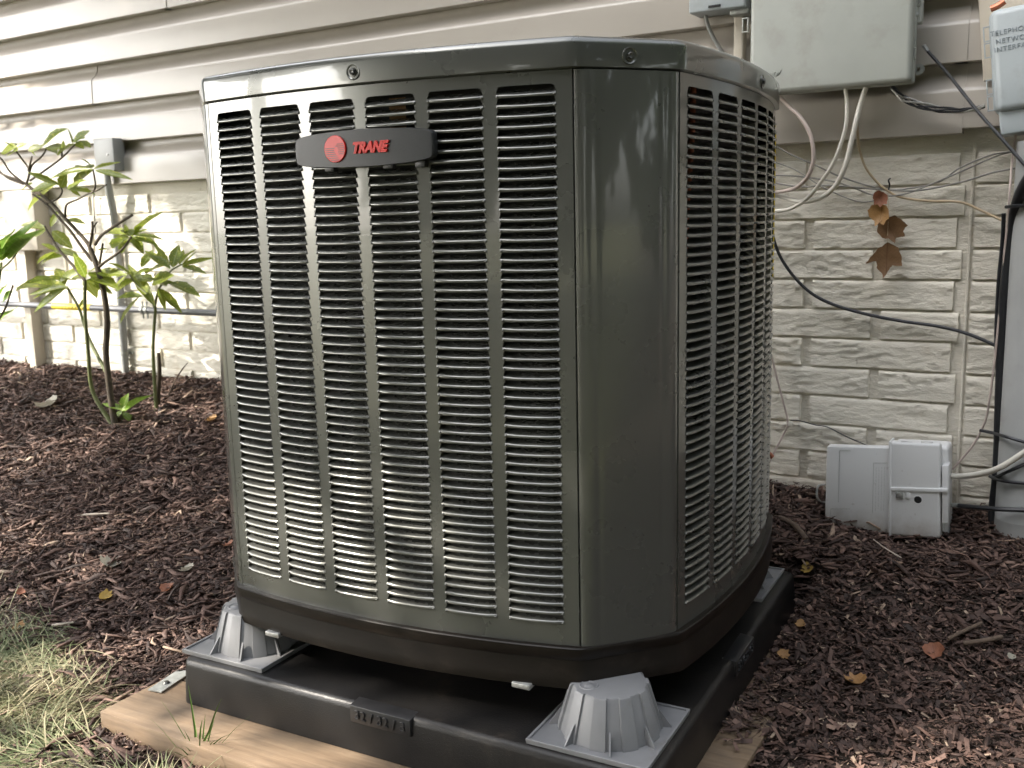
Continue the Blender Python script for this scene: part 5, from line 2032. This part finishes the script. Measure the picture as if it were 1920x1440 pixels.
# green tuft in front of the board
gt = G(372, 1432)
tuft = thing('grass_tuft', 'fresh green tuft of grass growing up in front of the wooden board', 'grass tuft', gt)
TB = [((353, 1285), (366, 1370), .0022), ((415, 1310), (392, 1372), .0022), ((360, 1330), (368, 1390), .0018), ((420, 1385), (395, 1410), .0018), ((472, 1340), (410, 1400), .0008), ((505, 1412), (430, 1418), .0013),
      ((300, 1310), (345, 1380), .0008), ((385, 1340), (380, 1395), .0018), ((330, 1400), (352, 1415), .0018), ((402, 1350), (388, 1400), .0016), ((345, 1368), (362, 1405), .0014), ((318, 1425), (345, 1425), .0015), ((440, 1430), (405, 1430), .0016),
      ((376, 1375), (374, 1410), .0017), ((280, 1345), (330, 1400), .0007)]
for _ in range(16):
    a_ = rnd.uniform(-1.25, 1.25)
    l_ = rnd.uniform(30, 85)
    TB.append(((372 + l_ * math.sin(a_) * 1.2, 1432 - l_ * math.cos(a_)), (372 + l_ * 0.42 * math.sin(a_), 1432 - l_ * 0.55 * math.cos(a_)), rnd.uniform(.0009, .0021)))
for tip, mid, w in TB:
    w *= 1.25
    o0 = gt + Vector((rnd.uniform(-.012, .012), rnd.uniform(-.01, .01), -0.004))
    dist = (gt - CAMP).dot(CF)

    def at(p, dd):
        return CAMP + ray(*p) * (dist + dd)
    dd = rnd.uniform(-.05, .03)
    m_, t_ = at(mid, dd * .4), at(tip, dd)
    P = [o0, o0.lerp(m_, 0.5) + Vector((0, 0, .004)), m_, m_.lerp(t_, 0.5) + Vector((0, 0, .003)), t_]
    side = CR * 1.0
    mb = MB()
    rows = []
    for k, p in enumerate(P):
        ww = w * (1 - (k / 4) ** 1.6 * 0.92)
        rows.append([p - side * ww, p + CF * ww * 0.6, p + side * ww])
    mb.loft(rows, False)
    mb.build('blade', M['tuft'], tuft, 80)

# ------------------------------------------------------------------ unseen trees added behind the camera: one dapples the scene, others darken its reflections
UV_A = SUN_TRAVEL.orthogonal().normalized()
UV_B = SUN_TRAVEL.cross(UV_A)


def suv(p):
    return (p.dot(UV_A), p.dot(UV_B))


# spots the added crown is cleared for, to let sun through: (point, radius)
LIT = []
for (u, v, o, r) in [(20, 190, 0, .15), (100, 230, 0, .10), (30, 300, 0, .18), (130, 300, 0, .12), (40, 450, 0, .25), (150, 480, 0, .22), (240, 460, 0, .18), (60, 620, 0, .25), (190, 600, 0, .2), (300, 440, 0, .13), (340, 520, 0, .13), (330, 640, 0, .14), (270, 560, 0, .15), (120, 560, 0, .2), (210, 380, 0, .1), (240, 190, 0, .05), (300, 170, 0, .04)]:
    LIT.append((suv(W(u, v, o)), r))
N_WALL = len(LIT)
for (u, v, r) in [(100, 1380, .28), (20, 1280, .2), (200, 1420, .24), (60, 1130, .09), (280, 1210, .06), (160, 1010, .06), (300, 1380, .1), (480, 1420, .13), (640, 1440, .12), (280, 1350, .1), (400, 1390, .08), (120, 880, .05), (330, 980, .045), (40, 940, .06), (1800, 1425, .12), (1900, 1385, .12), (1700, 1450, .09), (240, 1300, .08), (1480, 930, .05), (60, 1000, .04), (250, 1120, .05), (380, 900, .03)]:
    LIT.append((suv(G(u, v)), r))
for (tt, z, r) in [(-0.24, 0.33, .075), (-0.14, 0.37, .07), (-0.02, 0.30, .07), (0.08, 0.255, .06), (-0.25, 0.47, .05), (-0.05, 0.43, .05), (0.18, 0.30, .05), (0.1, 0.40, .04), (-0.25, 0.34, .045), (-0.15, 0.30, .04), (-0.05, 0.27, .04), (0.06, 0.262, .045), (-0.2, 0.42, .03), (0.13, .33, .03), (-.1, .40, .025), (0.2, .29, .025)]:
    LIT.append((suv(side_pt(0, tt, z)), r))
LIT.append((suv(Vector((-0.31, -0.37, 0.16))), .055))
LIT.append((suv(Vector((0.36, -0.36, 0.13))), .022))
LIT.append((suv(Vector((-0.1, -0.38, 0.116))), .075))
LIT.append((suv(Vector((0.04, -0.37, 0.116))), .06))
LIT.append((suv(Vector((0.17, -0.40, 0.116))), .04))
LIT.append((suv(Vector((-0.33, -0.40, 0.1))), .05))
LIT.append((suv(Vector((-0.29, -0.36, 1.01))), .02))
LIT.append((suv(gb + Vector((0, 0, .35))), .32))
LIT.append((suv(gb2 + Vector((0, 0, .35))), .16))
LIT.append((suv(gb3 + Vector((0.05, 0, .0))), .2))
LIT.append((suv(gb + Vector((.05, 0, .62))), .14))
r_ = random.Random(77)
for _ in range(40):
    tt = r_.uniform(-.29, .29)
    z = 0.25 + 0.62 * r_.random() ** 1.6
    LIT.append((suv(side_pt(0, tt, z)), r_.uniform(.010, .026)))
for _ in range(110):
    p = G(r_.uniform(-80, 430), r_.uniform(740, 1250))
    LIT.append((suv(p), r_.uniform(.02, .06)))
for _ in range(14):
    p = G(r_.uniform(1480, 1920), r_.uniform(960, 1330))
    LIT.append((suv(p), r_.uniform(.008, .018)))
lit_uv = np.array([p for p, r in LIT])
lit_r = np.array([r for p, r in LIT])


def leaf_cards(n, centre, radii, size, rs, gaps=False):
    q = rs.normal(0, 1, (n, 3))
    q /= np.linalg.norm(q, axis=1)[:, None]
    q *= (rs.uniform(0, 1, n) ** (1 / 2.6))[:, None]
    P = np.array(centre) + q * np.array(radii)
    if gaps:  # leaves removed along the sun's path to each lit spot
        uv = np.stack([P @ np.array(UV_A), P @ np.array(UV_B)], -1)
        d = np.linalg.norm(uv[:, None, :] - lit_uv[None], axis=2) / lit_r[None]
        inside = d.min(1)
        lo = np.where(d.argmin(1) < N_WALL, 0.085, 0.03)
        keep = rs.uniform(0, 1, len(P)) < np.clip((inside - 0.70) / 0.5, lo, 1)
        P = P[keep]
    else:
        m = np.array([noise.noise(Vector(p) * 0.9) for p in P])
        P = P[m > -0.12]
    n = len(P)
    a = rs.normal(0, 1, (n, 3))
    a /= np.linalg.norm(a, axis=1)[:, None]
    b = np.cross(a, rs.normal(0, 1, (n, 3)))
    b /= np.linalg.norm(b, axis=1)[:, None]
    s = size * rs.uniform(0.6, 1.3, n)[:, None]
    V = np.stack([P - a * s, P + b * s * 0.55, P + a * s, P - b * s * 0.55], 1).reshape(-1, 3)
    F = np.arange(4 * n).reshape(-1, 4)
    return V, F


rs = np.random.RandomState(42)
scene_c = Vector((-0.7, -0.05, 0.35))
cc = scene_c - SUN_TRAVEL * 6.2
tree = thing('added_shade_tree', 'unseen leafy tree added before the house, its crown opened to dapple the scene', 'tree', (cc.x - 0.5, cc.y - 0.6, 0))
V1, F1 = leaf_cards(60000, cc, (2.7, 2.7, 2.1), 0.062, rs, True)
np_mesh('crown', V1, F1, M['tree_leaf'], tree)
mb = MB().tube([(cc.x - .5, cc.y - .6, -.15), (cc.x - .45, cc.y - .55, 1.2), (cc.x - .25, cc.y - .3, 2.6), (cc.x - .1, cc.y - .1, cc.z - .4), (cc.x, cc.y, cc.z + .6)], [.24, .19, .16, .11, .05], 12)
mb.build('trunk', M['tree_bark'], tree, 60)
Vt, Ft = leaf_cards(15000, (0, 0, 4.3), (2.6, 2.6, 4.1), 0.2, rs)
t0 = thing('added_yard_tree', 'unseen tall leafy tree added across the lawn to darken reflections', 'tree', (1.0, -8.2, 0), 'unseen trees added across the lawn')  # added out of view to block low sky, so the cabinet reflects foliage
co = np_mesh('crown', Vt, Ft, M['tree_leaf'])
co.parent = t0
tb_ = MB().tube([(0, 0, -.2), (.1, 0, 1.5), (0, .1, 3.2), (.1, 0, 5.5)], [.28, .22, .18, .08], 10).build('trunk', M['tree_bark'], None, 60)
tb_.parent = t0
for x, y, s in ((-2.6, -8.6, 1.0), (4.4, -7.2, 1.05), (7.2, -4.6, 0.95), (8.6, -1.2, 1.0), (-9.5, 0.5, 0.9), (9.5, 3.0, 1.0), (3.0, -11.5, 1.2), (-5.5, -12.5, 1.25)):
    c = copy_tree(t0, (x, y, 0))
    c.scale = (s, s, s)
    c.rotation_euler = (0, 0, x)
print('bricks', nbrick)
